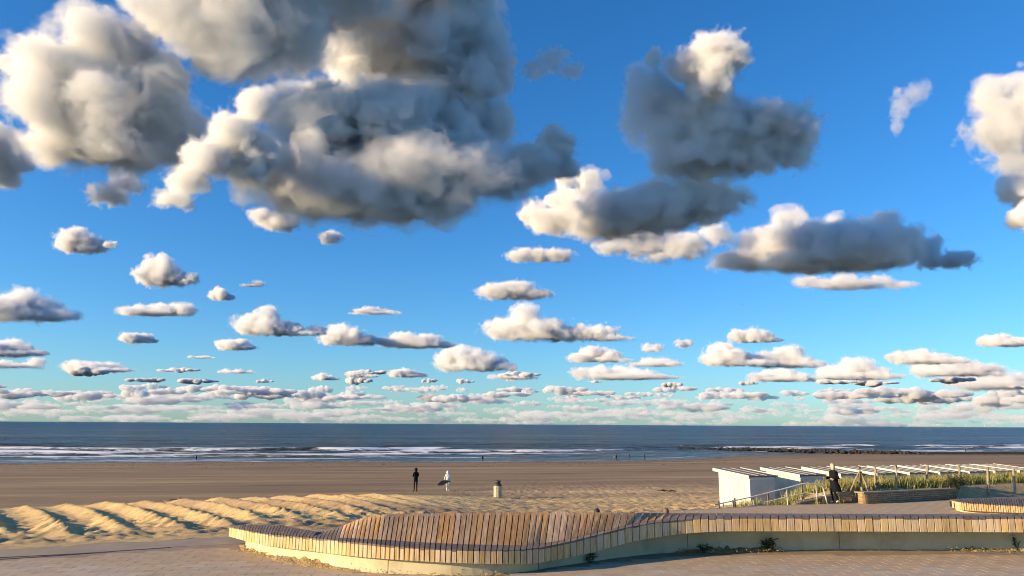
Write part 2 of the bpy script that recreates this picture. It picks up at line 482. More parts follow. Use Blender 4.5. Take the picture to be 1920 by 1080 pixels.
# ------------------------------------------------------------------ sea
def sea_surface(x, y):
    q = y - shore_y(x)
    z = np.zeros_like(x); foam = np.zeros_like(x)
    fade = (1 - sstep(330, 620, y)) * sstep(2, 30, q)
    bend = (fbm(x * .018, x * 0 + 2, 3) - .5)
    for k, (q0, A, wd, fo, sd) in enumerate([(9, .10, 2.6, .58, 3), (20, .22, 2.4, .60, 8), (33, .32, 2.8, .62, 13), (49, .45, 3.2, .66, 21), (66, .85, 3.8, .74, 34), (92, 1.1, 4.6, .64, 55), (125, .5, 6, .22, 70), (165, .45, 7, .1, 90)]):
        qq = q - q0 - bend * 34 * (.4 + q0 / 90) - (fbm(x * .045 + k * 9.7, x * 0 + k, 2) - .5) * 10
        along = sstep(.40, .62, fbm(x * .017 + sd, x * 0 + sd * 1.7, 2))
        prof = np.where(qq < 0, np.exp(-(qq / (wd * .55)) ** 2), np.exp(-(qq / (wd * 1.7)) ** 2))
        z += A * (.35 + .65 * along) * prof
        fb = np.where(qq < 0, np.exp(-(np.abs(qq) / (wd * 1.7))), np.exp(-(qq / (wd * .5)) ** 2))
        foam = np.maximum(foam, fo * fb * (.68 + .45 * along) * (.62 + .6 * vnoise(x * .07 + k * 5.1, q * .05)))
    z += (fbm(x * .035, y * .10, 3) - .5) * 1.1 * sstep(20, 60, q) + (fbm(x * .2, y * .4, 2) - .5) * .16
    foam = np.maximum(foam, .66 * np.exp(-np.abs(q - 2.0 - (fbm(x * .05, x * 0, 3) - .5) * 7) / 1.4))
    foam = np.maximum(foam, (.40 * (1 - sstep(30, 110, q))) * fbm(x * .03, y * .09, 3) * 1.25)
    foam = foam * (1 - sstep(95, 200, q)) * sstep(-6, -1, q)
    zz = SEA_Z + z * fade + .02 + np.where(q < 0, 0, 0)
    return zz, foam
xs = axis(-330, 400, 2.2, -60000, 60000, 1.16)
ys = axis(150, 440, .8, 40, 70000, 1.07)
X, Y = np.meshgrid(xs, ys)
Zs, FM = sea_surface(X.ravel(), Y.ravel())
struct(fast_mesh('sea', np.stack([X.ravel(), Y.ravel(), Zs], 1), grid_faces(len(xs), len(ys)), MAT['sea'], {'foam': FM}))
# ------------------------------------------------------------------ promenade
pv = [(x, y, -.0025) for x, y in EDGE] + [(70, -40, -.0025), (-90, -40, -.0025)]
n0 = len(pv)
pv += [(x, y, -.5) for x, y, _ in pv]
prom = struct(mesh_obj('promenade', pv, [tuple(range(n0))[::-1]] + [(i, (i + 1) % n0, n0 + (i + 1) % n0, n0 + i) for i in range(n0)], MAT['joint']))

# ------------------------------------------------------------------ wavy lounge bench
def cubic(xq, px, py):
    px = np.array(px, float); py = np.array(py, float)
    m = np.gradient(py, px)
    for i in range(1, len(px) - 1):
        d0 = (py[i] - py[i - 1]) / (px[i] - px[i - 1]); d1 = (py[i + 1] - py[i]) / (px[i + 1] - px[i])
        m[i] = 0 if d0 * d1 <= 0 else 2 * d0 * d1 / (d0 + d1)
    i = int(np.clip(np.searchsorted(px, xq) - 1, 0, len(px) - 2))
    h = px[i + 1] - px[i]; t = (xq - px[i]) / h
    return ((2*t**3-3*t**2+1)*py[i] + (t**3-2*t**2+t)*h*m[i] + (-2*t**3+3*t**2)*py[i+1] + (t**3-t**2)*h*m[i+1])

def curve(tab):
    a = [t[0] for t in tab]; b = [t[1] for t in tab]
    return lambda x: float(cubic(x, a, b))

def plank_mesh(mb, a, b, c, d, thick, gap):
    """a,b lower edge, d,c upper edge; pushed inwards by thick"""
    a, b, c, d = [Vector(q) for q in (a, b, c, d)]
    n = (b - a).cross(d - a).normalized()
    e1 = (b - a).normalized() * min(gap, (b - a).length * .18); e2 = (c - d).normalized() * min(gap, (c - d).length * .18)
    a, b, c, d = a + e1, b - e1, c - e2, d + e2
    i = -n * thick
    # slightly eased edges on the face
    bev = .006
    ctr = (a + b + c + d) / 4
    def ins(q): return q + (ctr - q).normalized() * bev
    f4 = [ins(a), ins(b), ins(c), ins(d)]; o4 = [q + i * .15 for q in (a, b, c, d)]; k4 = [q + i for q in (a, b, c, d)]
    v = f4 + o4 + k4
    f = [(0, 1, 2, 3), (8, 11, 10, 9)]
    for k in range(4):
        k2 = (k + 1) % 4
        f.append((4 + k, 4 + k2, k2, k)); f.append((8 + k, 8 + k2, 4 + k2, 4 + k))
    mb.add(v, f)

def build_bench(name, label, x0, x1, pitch, foot, ytop, ybot, S, T, zT, base, lean, gap, loc, rng, front_mat='front_wood'):
    root = empty(name, loc, label, 'bench')
    # boards' boundaries
    xsb = [x0]
    while xsb[-1] < x1: xsb.append(xsb[-1] + pitch(xsb[-1]))
    def frame(x):
        g = at_z(x, foot(x), 0)
        F1 = at_y(x, ytop(x), g.y); F0 = at_y(x, ybot(x), g.y)
        F0 = Vector((F1.x, F1.y, F0.z))
        s = at_z(x + lean(x) * .15, S(x), F1.z + .002)
        tz = zT(x) if zT(x) > 0 else F1.z + .004
        t = at_z(x + lean(x), T(x), tz)
        return F0, F1, s, t
    fr = [frame(x) for x in xsb]
    for i in range(len(xsb) - 1):
        A, B = fr[i], fr[i + 1]
        for nm, p, q, m in (('front_plank', 0, 1, front_mat), ('seat_plank', 1, 2, 'top_wood'), ('back_plank', 2, 3, 'back_wood')):
            if (A[p] - A[q]).length < .04: continue
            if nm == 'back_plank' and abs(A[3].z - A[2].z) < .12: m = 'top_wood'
            mb = MB()
            j = Vector((0, 0, rng.uniform(-.0012, .0012)))
            if nm == 'front_plank':
                lo0, lo1 = A[p], B[p]; hi0, hi1 = A[q] - Vector((0, 0, .02)), B[q] - Vector((0, 0, .02))
                off = Vector((0, rng.uniform(-.005, .005), 0))
                plank_mesh(mb, lo0 + off, lo1 + off, hi1 + off, hi0 + off, .045, gap)
            else:
                plank_mesh(mb, A[p] + j, B[p] + j, B[q] + j, A[q] + j, .045, gap)
            mb.build(nm, MAT[m], root)
    # frame behind the boards, near black to paint shade into the gaps
    mb = MB()
    dn = Vector((0, 0, -.07)); 
    rows = []
    for A in fr[::2] + [fr[-1]]:
        bk = (A[3] - A[1]); bk.z = 0
        bk = bk.normalized() * .06
        rows.append([A[0] + bk + Vector((0, 0, .02)), A[1] + bk + dn, A[2] + dn, A[3] + dn, Vector((A[3].x, A[3].y, min(A[3].z - .15, A[0].z + .02)))])
    m = 5
    mb.v = [tuple(q) for r in rows for q in r]
    for i in range(len(rows) - 1):
        for k in range(m - 1):
            mb.f.append([i * m + k, (i + 1) * m + k, (i + 1) * m + k + 1, i * m + k + 1])
        mb.f.append([i * m + 4, (i + 1) * m + 4, (i + 1) * m, i * m])
    mb.f.append([0, 1, 2, 3, 4]); mb.f.append([(len(rows) - 1) * m + k for k in (4, 3, 2, 1, 0)])
    mb.build('frame', MAT['under'], root)
    # concrete plinth
    mb = MB()
    bx0, bx1 = base[0][0], base[-1][0]
    bf = curve(base)
    cols = []
    N = 90
    for i in range(N + 1):
        x = bx0 + (bx1 - bx0) * i / N
        g = at_z(x, bf(x), 0)
        # match to nearest frame column by x
        A = fr[min(range(len(fr)), key=lambda k: abs(fr[k][1].x - g.x))]
        top = A[0].z + .012
        bk = Vector((A[3].x - g.x, A[3].y - g.y, 0)); ln = max(bk.length, .5)
        bkp = g + bk.normalized() * (ln * .93)
        cols.append([Vector((g.x, g.y, -.1)), Vector((g.x, g.y, top)), Vector((bkp.x, bkp.y, top)), Vector((bkp.x, bkp.y, -.1))])
    mb.v = [tuple(q) for c in cols for q in c]
    for i in range(N):
        for k in range(4):
            k2 = (k + 1) % 4
            mb.f.append([i * 4 + k, (i + 1) * 4 + k, (i + 1) * 4 + k2, i * 4 + k2])
    mb.f.append([0, 1, 2, 3]); mb.f.append([N * 4 + k for k in (3, 2, 1, 0)])
    mb.build('plinth', MAT['plinth'], root)
    return root, fr

rng = random.Random(5)
foot = curve([(400, 1012), (430, 1017), (448, 1028), (500, 1045), (600, 1062), (650, 1071), (760, 1079), (850, 1081), (931, 1079), (994, 1075), (1025, 1070), (1087, 1062), (1165, 1052.5), (1244, 1045.5), (1306, 1043), (1369, 1042), (1481, 1041), (1644, 1040.5), (1806, 1040), (1920, 1041), (2200, 1044)])
ytop = curve([(400, 982), (430, 988), (460, 994), (500, 1001), (587, 1009), (681, 1018), (775, 1027), (869, 1031), (940, 1031.5), (994, 1029), (1056, 1018), (1119, 1003), (1181, 988), (1244, 978), (1306, 972.5), (1369, 971), (1494, 971), (1644, 971), (1915, 972), (2200, 975)])
ybot = curve([(400, 1000), (430, 1006), (460, 1014), (500, 1023), (587, 1034), (681, 1045), (775, 1052), (869, 1056.5), (940, 1058), (994, 1057), (1056, 1048), (1119, 1034), (1181, 1017), (1244, 1006), (1306, 999), (1369, 996.5), (1494, 996.5), (1644, 997), (1915, 998.5), (2200, 1003)])
Sx = curve([(400, 980), (436, 987), (500, 995), (576, 1004), (717, 1012), (800, 1017), (900, 1021), (970, 1022), (1020, 1018), (1060, 1011.5), (1100, 1002.5), (1150, 990.5), (1200, 979.5), (1250, 972.5), (1300, 968.3), (1400, 967), (1920, 968), (2200, 970)])
Tx = curve([(400, 980), (436, 985), (451, 983.6), (514, 985), (560, 992), (592, 997), (610, 994), (630, 987), (660, 975), (690, 967), (720, 963.5), (800, 962), (960, 960.5), (1100, 960.5), (1250, 962), (1400, 962.5), (1920, 964.5), (2200, 967)])
_zT = curve([(400, 0), (585, .50), (600, .58), (630, .76), (660, .95), (690, 1.07), (720, 1.12), (1100, 1.12), (1180, 1.08), (1250, .99), (1320, .91), (1400, .875), (1920, .865), (2200, .86)])
zT = lambda x: _zT(x) if x > 588 else -1
pitch = curve([(400, 4.5), (430, 4.6), (560, 6.2), (700, 8.4), (850, 10.4), (1000, 11.5), (1100, 12.6), (1250, 14.4), (1500, 14.7), (1700, 14.4), (1900, 13.4), (2200, 13)])
lean = curve([(400, 2), (590, 9), (850, 9), (1100, 9), (1250, 6), (1400, -2), (1900, -7), (2200, -8)])
base = [(462, 1029.5), (500, 1042), (600, 1060), (650, 1069), (760, 1077), (850, 1079), (931, 1076.5), (994, 1070.5), (1025, 1065), (1087, 1056), (1165, 1045), (1244, 1037), (1306, 1034), (1369, 1033.5), (1481, 1032), (1644, 1032), (1806, 1031.5), (1915, 1033), (2190, 1036)]
bench, bench_fr = build_bench('lounge_bench', 'long wavy wooden lounge bench on pale concrete plinth in the foreground', 430, 2190, pitch, foot, ytop, ybot, Sx, Tx, zT, base, lean, .012, at_z(1100, 1050, 0), rng)

b2 = dict(foot=curve([(1770, 955), (1785, 957), (1800, 961), (1850, 963.5), (1920, 966), (2250, 972)]),
          ytop=curve([(1770, 938), (1785, 938.5), (1800, 941), (1850, 945), (1920, 948.5), (2250, 956)]),
          ybot=curve([(1770, 951), (1785, 952), (1800, 956), (1850, 959.5), (1920, 962), (2250, 968)]),
          S=curve([(1770, 937), (1785, 937.5), (1800, 939), (1850, 942), (1920, 945), (2250, 951)]),
          T=curve([(1770, 937), (1785, 936.5), (1800, 935), (1850, 933.5), (1920, 932.5), (2250, 936)]))
bench2, _ = build_bench('lounge_bench', 'smaller wooden lounge bench at the right edge behind the long one', 1784, 2230, lambda x: 4.6, b2['foot'], b2['ytop'], b2['ybot'], b2['S'], b2['T'], lambda x: -1,
    [(1792, 956.5), (1805, 960), (1850, 962.5), (1920, 965), (2225, 971)], lambda x: -4, .012, at_z(1850, 962, 0), rng)

for x in (727, 1010, 1290, 1575):
    _bf = curve(base); g0 = at_z(x, _bf(x), 0); g1 = at_z(x + 3, _bf(x + 3), 0)
    an = math.atan2(g1.y - g0.y, g1.x - g0.x); zt = min(bench_fr, key=lambda f: abs(f[1].x - g0.x))[0].z
    mb = MB(); mb.box((g0.x, g0.y, zt / 2), (.012, .006, max(zt - .02, .1)), an); mb.build('joint', MAT['under'], bench)
# bench footprint in plan, for leaving pavers out
BF = [(f[1].x, f[1].y) for f in bench_fr][::6] + [(f[3].x, f[3].y) for f in bench_fr][::-6]
def inside(px_, py_, poly):
    c = False; j = len(poly) - 1
    for i in range(len(poly)):
        xi, yi = poly[i]; xj, yj = poly[j]
        if (yi > py_) != (yj > py_) and px_ < (xj - xi) * (py_ - yi) / (yj - yi) + xi: c = not c
        j = i
    return c

# ------------------------------------------------------------------ pavers and edge strip
STRIP = [(-40.0, 7.05), (-13.9, 19.55), (-11.3, 20.55), (-9.2, 21.75), (-7.7, 22.3), (-6.6, 23.0)]
def strip_y(x): return float(np.interp(x, [p[0] for p in STRIP], [p[1] for p in STRIP]))
sv_, sf_ = [], []
for x in np.linspace(-40, -6.0, 120):
    ye = float(np.interp(x, [p[0] for p in EDGE], [p[1] for p in EDGE]))
    y0 = strip_y(x)
    for (yy, zz) in ((y0, -.2), (y0, .004), (max(ye, y0 + .05), .004), (max(ye, y0 + .05), -.4)): sv_.append((x, yy, zz))
for i in range(119):
    for k in range(3): sf_.append((i * 4 + k, (i + 1) * 4 + k, (i + 1) * 4 + k + 1, i * 4 + k + 1))
struct(mesh_obj('edge_strip', sv_, [f[::-1] for f in sf_], MAT['concrete']))
# two drain slots along the strip's near side: solid bars, the dark of open slots put into their colour
for off, xa, xb in ((-.06, -40, -9.4), (-.42, -40, -10.6)):
    mb = MB()
    pts = [(x, strip_y(x) + off + (0 if off > -.1 else .30 * float(sstep(-13.5, -10.6, x)))) for x in np.linspace(xa, xb, 60)]
    for (xa_, ya_), (xb_, yb_) in zip(pts[:-1], pts[1:]):
        mb.hexa([(xa_, ya_ - .035, -.05), (xb_, yb_ - .035, -.05), (xb_, yb_ + .035, -.05), (xa_, ya_ + .035, -.05)],
                [(xa_, ya_ - .035, .009), (xb_, yb_ - .035, .009), (xb_, yb_ + .035, .009), (xa_, ya_ + .035, .009)])
    o = mb.build('drain_slot', MAT['metal_dark'])
    struct(o)

PA = math.radians(7)
pl_, pw_ = .60, .30
cand = []
for j in range(-10, 84):
    for i in range(-40, 40):
        u = i * pl_ + (.5 * pl_ if j % 2 else 0); v = 16.6 + j * pw_
        x = u * math.cos(PA) - (v - 18) * math.sin(PA); y = u * math.sin(PA) + (v - 18) * math.cos(PA) + 18
        if y < 16.0 or y > 41 or abs(x) > y * .78 or (y > 25 and x < 2): continue
        if edge_d(x, y) < -.25 and (x > -6.4 or y < strip_y(x) - .62) and not inside(x, y, BF):
            cand.append((y, x))
cand.sort()
rng2 = random.Random(11)
def paver_verts(x, y, dz):
    mb = MB(); mb.box((x, y, -.028 + dz), (pl_ - .012, pw_ - .012, .056), PA); return mb
pm = bpy.data.meshes.new('paver')
mb = MB()
hx, hy, bv = (pl_ - .009) / 2, (pw_ - .009) / 2, .003
mb.v = [(-hx, -hy, -.05), (hx, -hy, -.05), (hx, hy, -.05), (-hx, hy, -.05), (-hx, -hy, -bv), (hx, -hy, -bv), (hx, hy, -bv), (-hx, hy, -bv), (-hx + bv, -hy + bv, 0), (hx - bv, -hy + bv, 0), (hx - bv, hy - bv, 0), (-hx + bv, hy - bv, 0)]
mb.f = [[8, 9, 10, 11]] + [[k, (k + 1) % 4, 4 + (k + 1) % 4, 4 + k] for k in range(4)] + [[4 + k, 4 + (k + 1) % 4, 8 + (k + 1) % 4, 8 + k] for k in range(4)]
pm.from_pydata(mb.v, [], mb.f); pm.materials.append(MAT['paver']); pm.update()
rest = MB()
vis = [c for c in cand if c[0] > 17.3]
for k, (y, x) in enumerate(vis):
    dz = rng2.uniform(-.0005, .0012)
    if k < 290:
        o = bpy.data.objects.new('paver', pm); o.location = (x, y, dz)
        o.rotation_euler = (rng2.uniform(-.002, .002), rng2.uniform(-.0015, .0015), PA + rng2.uniform(-.006, .006)); link(o, prom)
    else:
        rest.add([(x + q[0] * math.cos(PA) - q[1] * math.sin(PA), y + q[0] * math.sin(PA) + q[1] * math.cos(PA), q[2] + dz) for q in mb.v], mb.f)
struct(rest.build('paver_field', MAT['paver'], prom), 'stuff')
# ------------------------------------------------------------------ beach huts
def make_hut(label):
    root = empty('beach_hut', (0, 0, 0), label, 'hut', 'beach huts in a row behind the grass')
    w, d, hl, hh = 1.62, 2.5, 1.76, 1.96        # width, depth, low rear wall, high sea side
    mb = MB()                                    # origin: near-left corner, x along the row, y towards the sea
    mb.hexa([(0, 0, -.5), (w, 0, -.5), (w, d, -.5), (0, d, -.5)], [(0, 0, hl), (w, 0, hl), (w, d, hh), (0, d, hh)])
    mb.build('wall', MAT['white_paint'], root)
    for k in range(1, 6):                        # shallow joints between wall boards are raised cover strips
        mb = MB(); y = d * k / 6; zt = hl + (hh - hl) * k / 6
        mb.box((-.008, y, zt / 2 - .28), (.012, .035, zt + .45)); mb.build('cover_strip', MAT['white_paint'], root)
    ov = .12; sl = (hh - hl) / d
    def zr(y): return hl + sl * y
    mb = MB()
    mb.hexa([(-ov, -ov, zr(-ov) + .004), (w + ov, -ov, zr(-ov) + .004), (w + ov, d + .28, zr(d + .28) + .004), (-ov, d + .28, zr(d + .28) + .004)],
            [(-ov, -ov, zr(-ov) + .06), (w + ov, -ov, zr(-ov) + .06), (w + ov, d + .28, zr(d + .28) + .06), (-ov, d + .28, zr(d + .28) + .06)])
    roof = mb.build('roof', MAT['roof'], root)
    for k, x in enumerate((-ov - .02, w + ov + .02)):
        mb = MB()
        mb.hexa([(x - .02, -ov - .01, zr(-ov) - .07), (x + .02, -ov - .01, zr(-ov) - .07), (x + .02, d + .3, zr(d + .3) - .07), (x - .02, d + .3, zr(d + .3) - .07)],
                [(x - .02, -ov - .01, zr(-ov) + .09), (x + .02, -ov - .01, zr(-ov) + .09), (x + .02, d + .3, zr(d + .3) + .09), (x - .02, d + .3, zr(d + .3) + .09)])
        mb.build('fascia', MAT['white_paint'], roof)
    for x in (.5, 1.08):
        mb = MB()
        mb.hexa([(x - .035, -ov, zr(-ov) + .058), (x + .035, -ov, zr(-ov) + .058), (x + .035, d + .27, zr(d + .27) + .058), (x - .035, d + .27, zr(d + .27) + .058)],
                [(x - .03, -ov, zr(-ov) + .088), (x + .03, -ov, zr(-ov) + .088), (x + .03, d + .27, zr(d + .27) + .088), (x - .03, d + .27, zr(d + .27) + .088)])
        mb.build('batten', MAT['batten'], roof)
    mb = MB(); mb.box((w / 2, d + .012, .9), (.8, .03, 1.75)); door = mb.build('door', MAT['door_paint'], root)
    mb = MB(); mb.box((w / 2 + .3, d + .045, .95), (.03, .05, .14)); mb.build('handle', MAT['metal_dark'], door)
    mb = MB(); mb.box((w / 2, -.012, hl - .09), (w, .02, .12)); mb.build('rear_trim', MAT['door_paint'], root)
    return root

def copy_tree(o, parent=None):
    c = o.copy(); COL.objects.link(c); c.parent = parent
    for ch in list(o.children): copy_tree(ch, c)
    return c

hut_px = [1405, 1500, 1577, 1645, 1706, 1763, 1818, 1866, 1912]
hut_labels = ['white beach hut at the near end of the row, sunlit side wall in view',
  'second white beach hut from the near end, behind the metal handrail',
  'third white beach hut from the near end, behind the blond woman in black',
  'fourth white beach hut from the near end, behind the braced fence post',
  'fifth white beach hut from the near end, half hidden by dune grass',
  'sixth white beach hut from the near end, half hidden by dune grass',
  'seventh white beach hut from the near end, roof above the dark shrub',
  'second to last white beach hut in view towards the right edge',
  'last white beach hut in view at the right edge']
hut0 = make_hut(hut_labels[0])
H0 = Vector((12.42, 40.0)); HDIR = math.radians(19)
for i, px_ in enumerate(hut_px):
    # where the sight line of the near corner meets the row's line
    d = ray(px_, 890); 
    t_ = (H0.x * d.y - H0.y * d.x) / (math.sin(HDIR) * d.x - math.cos(HDIR) * d.y)
    p = H0 + Vector((math.cos(HDIR), math.sin(HDIR))) * t_
    o = hut0 if i == 0 else copy_tree(hut0)
    o.location = (p.x, p.y, -.99 + .0 * i); o.rotation_euler = (0, 0, math.radians(23) + [0, .03, -.02, .02, 0, -.03, .01, .02, 0][i])
    o['label'] = hut_labels[i]

# ------------------------------------------------------------------ low brick walls
def wall_uv(me):
    uv = me.uv_layers.new(name='UVMap')
    for p in me.polygons:
        n = p.normal
        for li in p.loop_indices:
            c = me.vertices[me.loops[li].vertex_index].co
            if abs(n.z) > .7: uv.data[li].uv = (c.x, c.y)
            else: uv.data[li].uv = (c.x * n.y * -1 + c.y * n.x + .3, c.z)
def wall(name, label, pts, h0, h1, th, round_end=True):
    root = empty(name, (pts[0][0], pts[0][1], 0), label, 'wall')
    mb = MB()
    a = Vector(pts[0]); b = Vector(pts[-1]); t = (b - a).normalized(); nrm = Vector((-t.y, t.x))
    prof = []
    if round_end:
        for k in range(7):
            an = math.pi * k / 6
            prof.append((-math.sin(an) * th * .55, -math.cos(an) * th / 2 + th / 2))
    else:
        prof = [(0, 0), (0, th)]
    L = (b - a).length
    plan = [a + t * (p[0]) + nrm * p[1] for p in prof] + [b + nrm * th, b]
    n = len(plan)
    for zz in (0, 1):
        for q in plan:
            s = (q - a).dot(t) / L
            mb.v.append((q.x, q.y, -.2 if zz == 0 else h0 + (h1 - h0) * max(0, min(1, s))))
    for k in range(n):
        mb.f.append([(k + 1) % n, k, n + k, n + (k + 1) % n])
    mb.f.append(list(range(n, 2 * n))[::-1])
    o = mb.build('brickwork', MAT['brick'], root)
    wall_uv(o.data)
    mb = MB()
    cp = [a + t * (-th * .6 if round_end else -.03) + nrm * -.035, b + nrm * -.035, b + nrm * (th + .035), a + t * (-th * .6 if round_end else -.03) + nrm * (th + .035)]
    hh = [h0, h1, h1, h0]
    mb.hexa([(q.x, q.y, z + .003) for q, z in zip(cp, hh)], [(q.x, q.y, z + .055) for q, z in zip(cp, hh)])
    mb.build('coping', MAT['concrete'], root)
    return root
wa, wb = at_z(1628, 945, 0), at_z(1792, 935.5, 0)
wall('brick_wall', 'low brick wall with rounded sunlit end, in shade below the fence posts', [(wa.x, wa.y), (wb.x, wb.y)], .46, .44, .45)
ra, rb = at_z(1503, 945.5, 0), at_z(1602, 943.5, 0)
wall('brick_wall', 'sunlit sloping brick wall beside the ramp, just behind the blond woman', [(ra.x, ra.y + .25), (rb.x, rb.y + .25)], .03, .44, .3, False)

# ------------------------------------------------------------------ post fence on the wall
fence = empty('post_fence', at_y(1640, 922, 36), 'row of bare wooden fence posts standing along the dune grass', 'fence')
frng = random.Random(3)
def post(x, y0, y1, Yd, xt=None, r=.062):
    p0 = at_y(x, y0, Yd); p1 = at_y(xt if xt else x, y1, Yd)
    p0 = p0 - Vector((0, 0, .25))
    mb = MB()
    pts = []; rad = []
    for k in range(7):
        t = k / 6
        q = p0.lerp(p1, t) + Vector((frng.uniform(-.018, .018), frng.uniform(-.018, .018), 0))
        pts.append(q); rad.append(r * (1.06 - .16 * t) * frng.uniform(.94, 1.06))
    mb.tube(pts, rad, 9)
    return mb.build('post', MAT['post_wood'], fence, True)
for (x, y0, y1, Yd, xt) in [(1616, 923, 876, 35.7, 1612), (1640, 922, 875, 36.2, 1641), (1680, 921, 872, 36.6, 1679.5), (1739, 918, 872.5, 37.2, 1738), (1797, 907, 872.5, 38.2, 1798.5), (1853, 918, 876, 38.4, 1851.5), (1901.5, 917, 879, 39.0, 1901), (1957, 917, 879, 39.6, 1958)]:
    post(x, y0, y1, Yd, xt)
for (x, y0, x1_, y1, Yd, r) in [(1592, 924, 1611, 884, 35.6, .04), (1631, 924, 1613.5, 884, 35.65, .058)]:
    mb = MB(); a = at_y(x, y0, Yd); b = at_y(x1_, y1, Yd)
    mb.tube([a - Vector((0, 0, .06)), a.lerp(b, .5), b], [r, r * .97, r * .9], 8); mb.build('brace', MAT['post_wood'], fence, True)

# ------------------------------------------------------------------ ramp handrail
rail = empty('handrail', at_z(1552, 945, 0), 'bent metal handrail with two rails down the beach ramp beside the huts', 'railing')
RY = lambda x: float(np.interp(x, [1340, 1420, 1552], [33.0, 33.9, 34.6]))
top = [(1340, 947), (1351.7, 944), (1413, 931), (1475, 915), (1503, 907.5), (1511, 906.3), (1520, 907), (1537, 910), (1541.7, 912.5), (1544, 917), (1552, 946.5)]
low = [(1352, 960.5), (1416.7, 946), (1475, 932), (1510, 924), (1548, 929.5)]
mb = MB(); mb.tube([at_y(x, y, RY(x)) for x, y in top], .028, 8); mb.build('top_rail', MAT['rail_metal'], rail, True)
mb = MB(); mb.tube([at_y(x, y, RY(x)) for x, y in low], .022, 8); mb.build('lower_rail', MAT['rail_metal'], rail, True)
for x, y in ((1413, 931), (1475, 915), (1356, 943), (1530, 909)):
    a = at_y(x, y, RY(x)); mb = MB()
    mb.tube([(a.x, a.y, a.z), (a.x, a.y, min(a.z - 1.0, -.1))], .026, 8); mb.build('upright', MAT['rail_metal'], rail, True)
for x, y, lab in ((1347.5, 940, 'short weathered wooden post at the low end of the metal handrail'), (1374, 937, 'left of two paired wooden posts in front of the first hut'), (1377.5, 934, 'right and taller of two paired wooden posts in front of the first hut'), (1439.5, 921, 'thick wooden post standing before the second hut by the handrail'), (1503.5, 901, 'tall thin wooden post beside the bend of the handrail')):
    a = at_y(x, y, RY(x) + .12); mb = MB()
    b = Vector((a.x, a.y, a.z - (1.5 if y < 930 else .95)))
    mb.tube([b, b.lerp(a, .5) + Vector((.01, 0, 0)), a], [.06, .057, .05] if x > 1400 else [.05, .048, .042], 9)
    o = mb.build('wooden_post', MAT['post_wood'], None, True, loc=b); tag(o, lab, 'post')

# ------------------------------------------------------------------ litter bin on the sand
bp = at_y(933, 936, 50.0); bz = float(terrain([bp.x], [bp.y])[0][0]) - .03
bin_ = empty('litter_bin', (bp.x, bp.y, bz), 'round concrete litter bin with dark hood standing alone on the sand', 'bin')
mb = MB(); mb.lathe((bp.x, bp.y, bz), [(.24, -.1), (.25, .02), (.25, .76), (.235, .79)], 24); mb.build('body', MAT['bin_body'], bin_, True)
for k in range(12):
    an = 2 * math.pi * k / 12; mb = MB()
    mb.box((bp.x + .252 * math.cos(an), bp.y + .252 * math.sin(an), bz + .39), (.018, .10, .70), an); mb.build('stave', MAT['bin_body'], bin_)
mb = MB(); mb.lathe((bp.x, bp.y, bz), [(.262, .77), (.27, .79), (.27, .85), (.25, .87), (.19, .875), (.19, .86)], 24); mb.build('rim', MAT['metal_dark'], bin_, True)
mb = MB(); mb.lathe((bp.x, bp.y, bz), [(.17, .86), (.17, .95), (.175, .98), (.19, .99), (.20, 1.02), (.19, 1.07), (.12, 1.10), (.02, 1.11)], 24); mb.build('hood', MAT['metal_dark'], bin_, True)

# ------------------------------------------------------------------ rock groyne
gr0 = at_z(1735, 851, -5.7); gr1 = at_z(1278, 841.5, -6.5)
gro = empty('rock_groyne', gr0, 'dark rock groyne running from the sand out into the surf', 'groyne')
mb = MB(); grr = random.Random(21)
iv2, jf2 = ico(2)
for k in range(620):
    t = grr.random() ** .9
    c = gr0.lerp(gr1, t)
    hgt = .8 * (1 - .75 * float(sstep(.70, 1, t))) * (1 - .5 * (1 - float(sstep(0, .08, t))))
    lay = grr.random()
    wid = 4.0 * (1 - lay * .75)
    off = Vector((grr.uniform(-1, 1) * wid * .8, grr.uniform(-1, 1) * wid, 0))
    s = grr.uniform(.35, .62)
    R = Matrix.Rotation(grr.uniform(0, 6.28), 3, 'Z') @ Matrix.Rotation(grr.uniform(0, 6.28), 3, 'X')
    nz = np.array([noise.noise(Vector(q) * 1.6 + Vector((k * 3.1, 0, 0))) for q in iv2]) if k < 40 else nz_bank[k % 40]
    if k == 0: nz_bank = []
    if k < 40: nz_bank.append(nz)
    v = iv2 * (1 + .55 * nz)[:, None] * np.array([s * 1.25, s, s * .8])
    v = v @ np.array(R.transposed()) + np.array([c.x + off.x, c.y + off.y, -6.6 + (gr0.z + 6.3) * (1 - t) + hgt * lay])
    mb.add(v.tolist(), jf2.tolist())
struct(mb.build('boulders', MAT['rock'], gro), 'stuff')
mb = MB()
e0 = at_z(1730, 850.5, -5.7); e1 = at_z(2150, 849, -5.0)
for k in range(46):
    c0 = e0.lerp(e1, k / 45); c1_ = e0.lerp(e1, (k + 1) / 45)
    h = .42 + .12 * grr.random()
    mb.hexa([(c0.x, c0.y - 1.6, c0.z - 1.5), (c1_.x, c1_.y - 1.6, c1_.z - 1.5), (c1_.x, c1_.y + 1.6, c1_.z - 1.5), (c0.x, c0.y + 1.6, c0.z - 1.5)],
            [(c0.x, c0.y - .9, c0.z + h), (c1_.x, c1_.y - .9, c1_.z + h), (c1_.x, c1_.y + .9, c1_.z + h), (c0.x, c0.y + .9, c0.z + h)])
mb.build('landward_bank', MAT['rock'], gro)

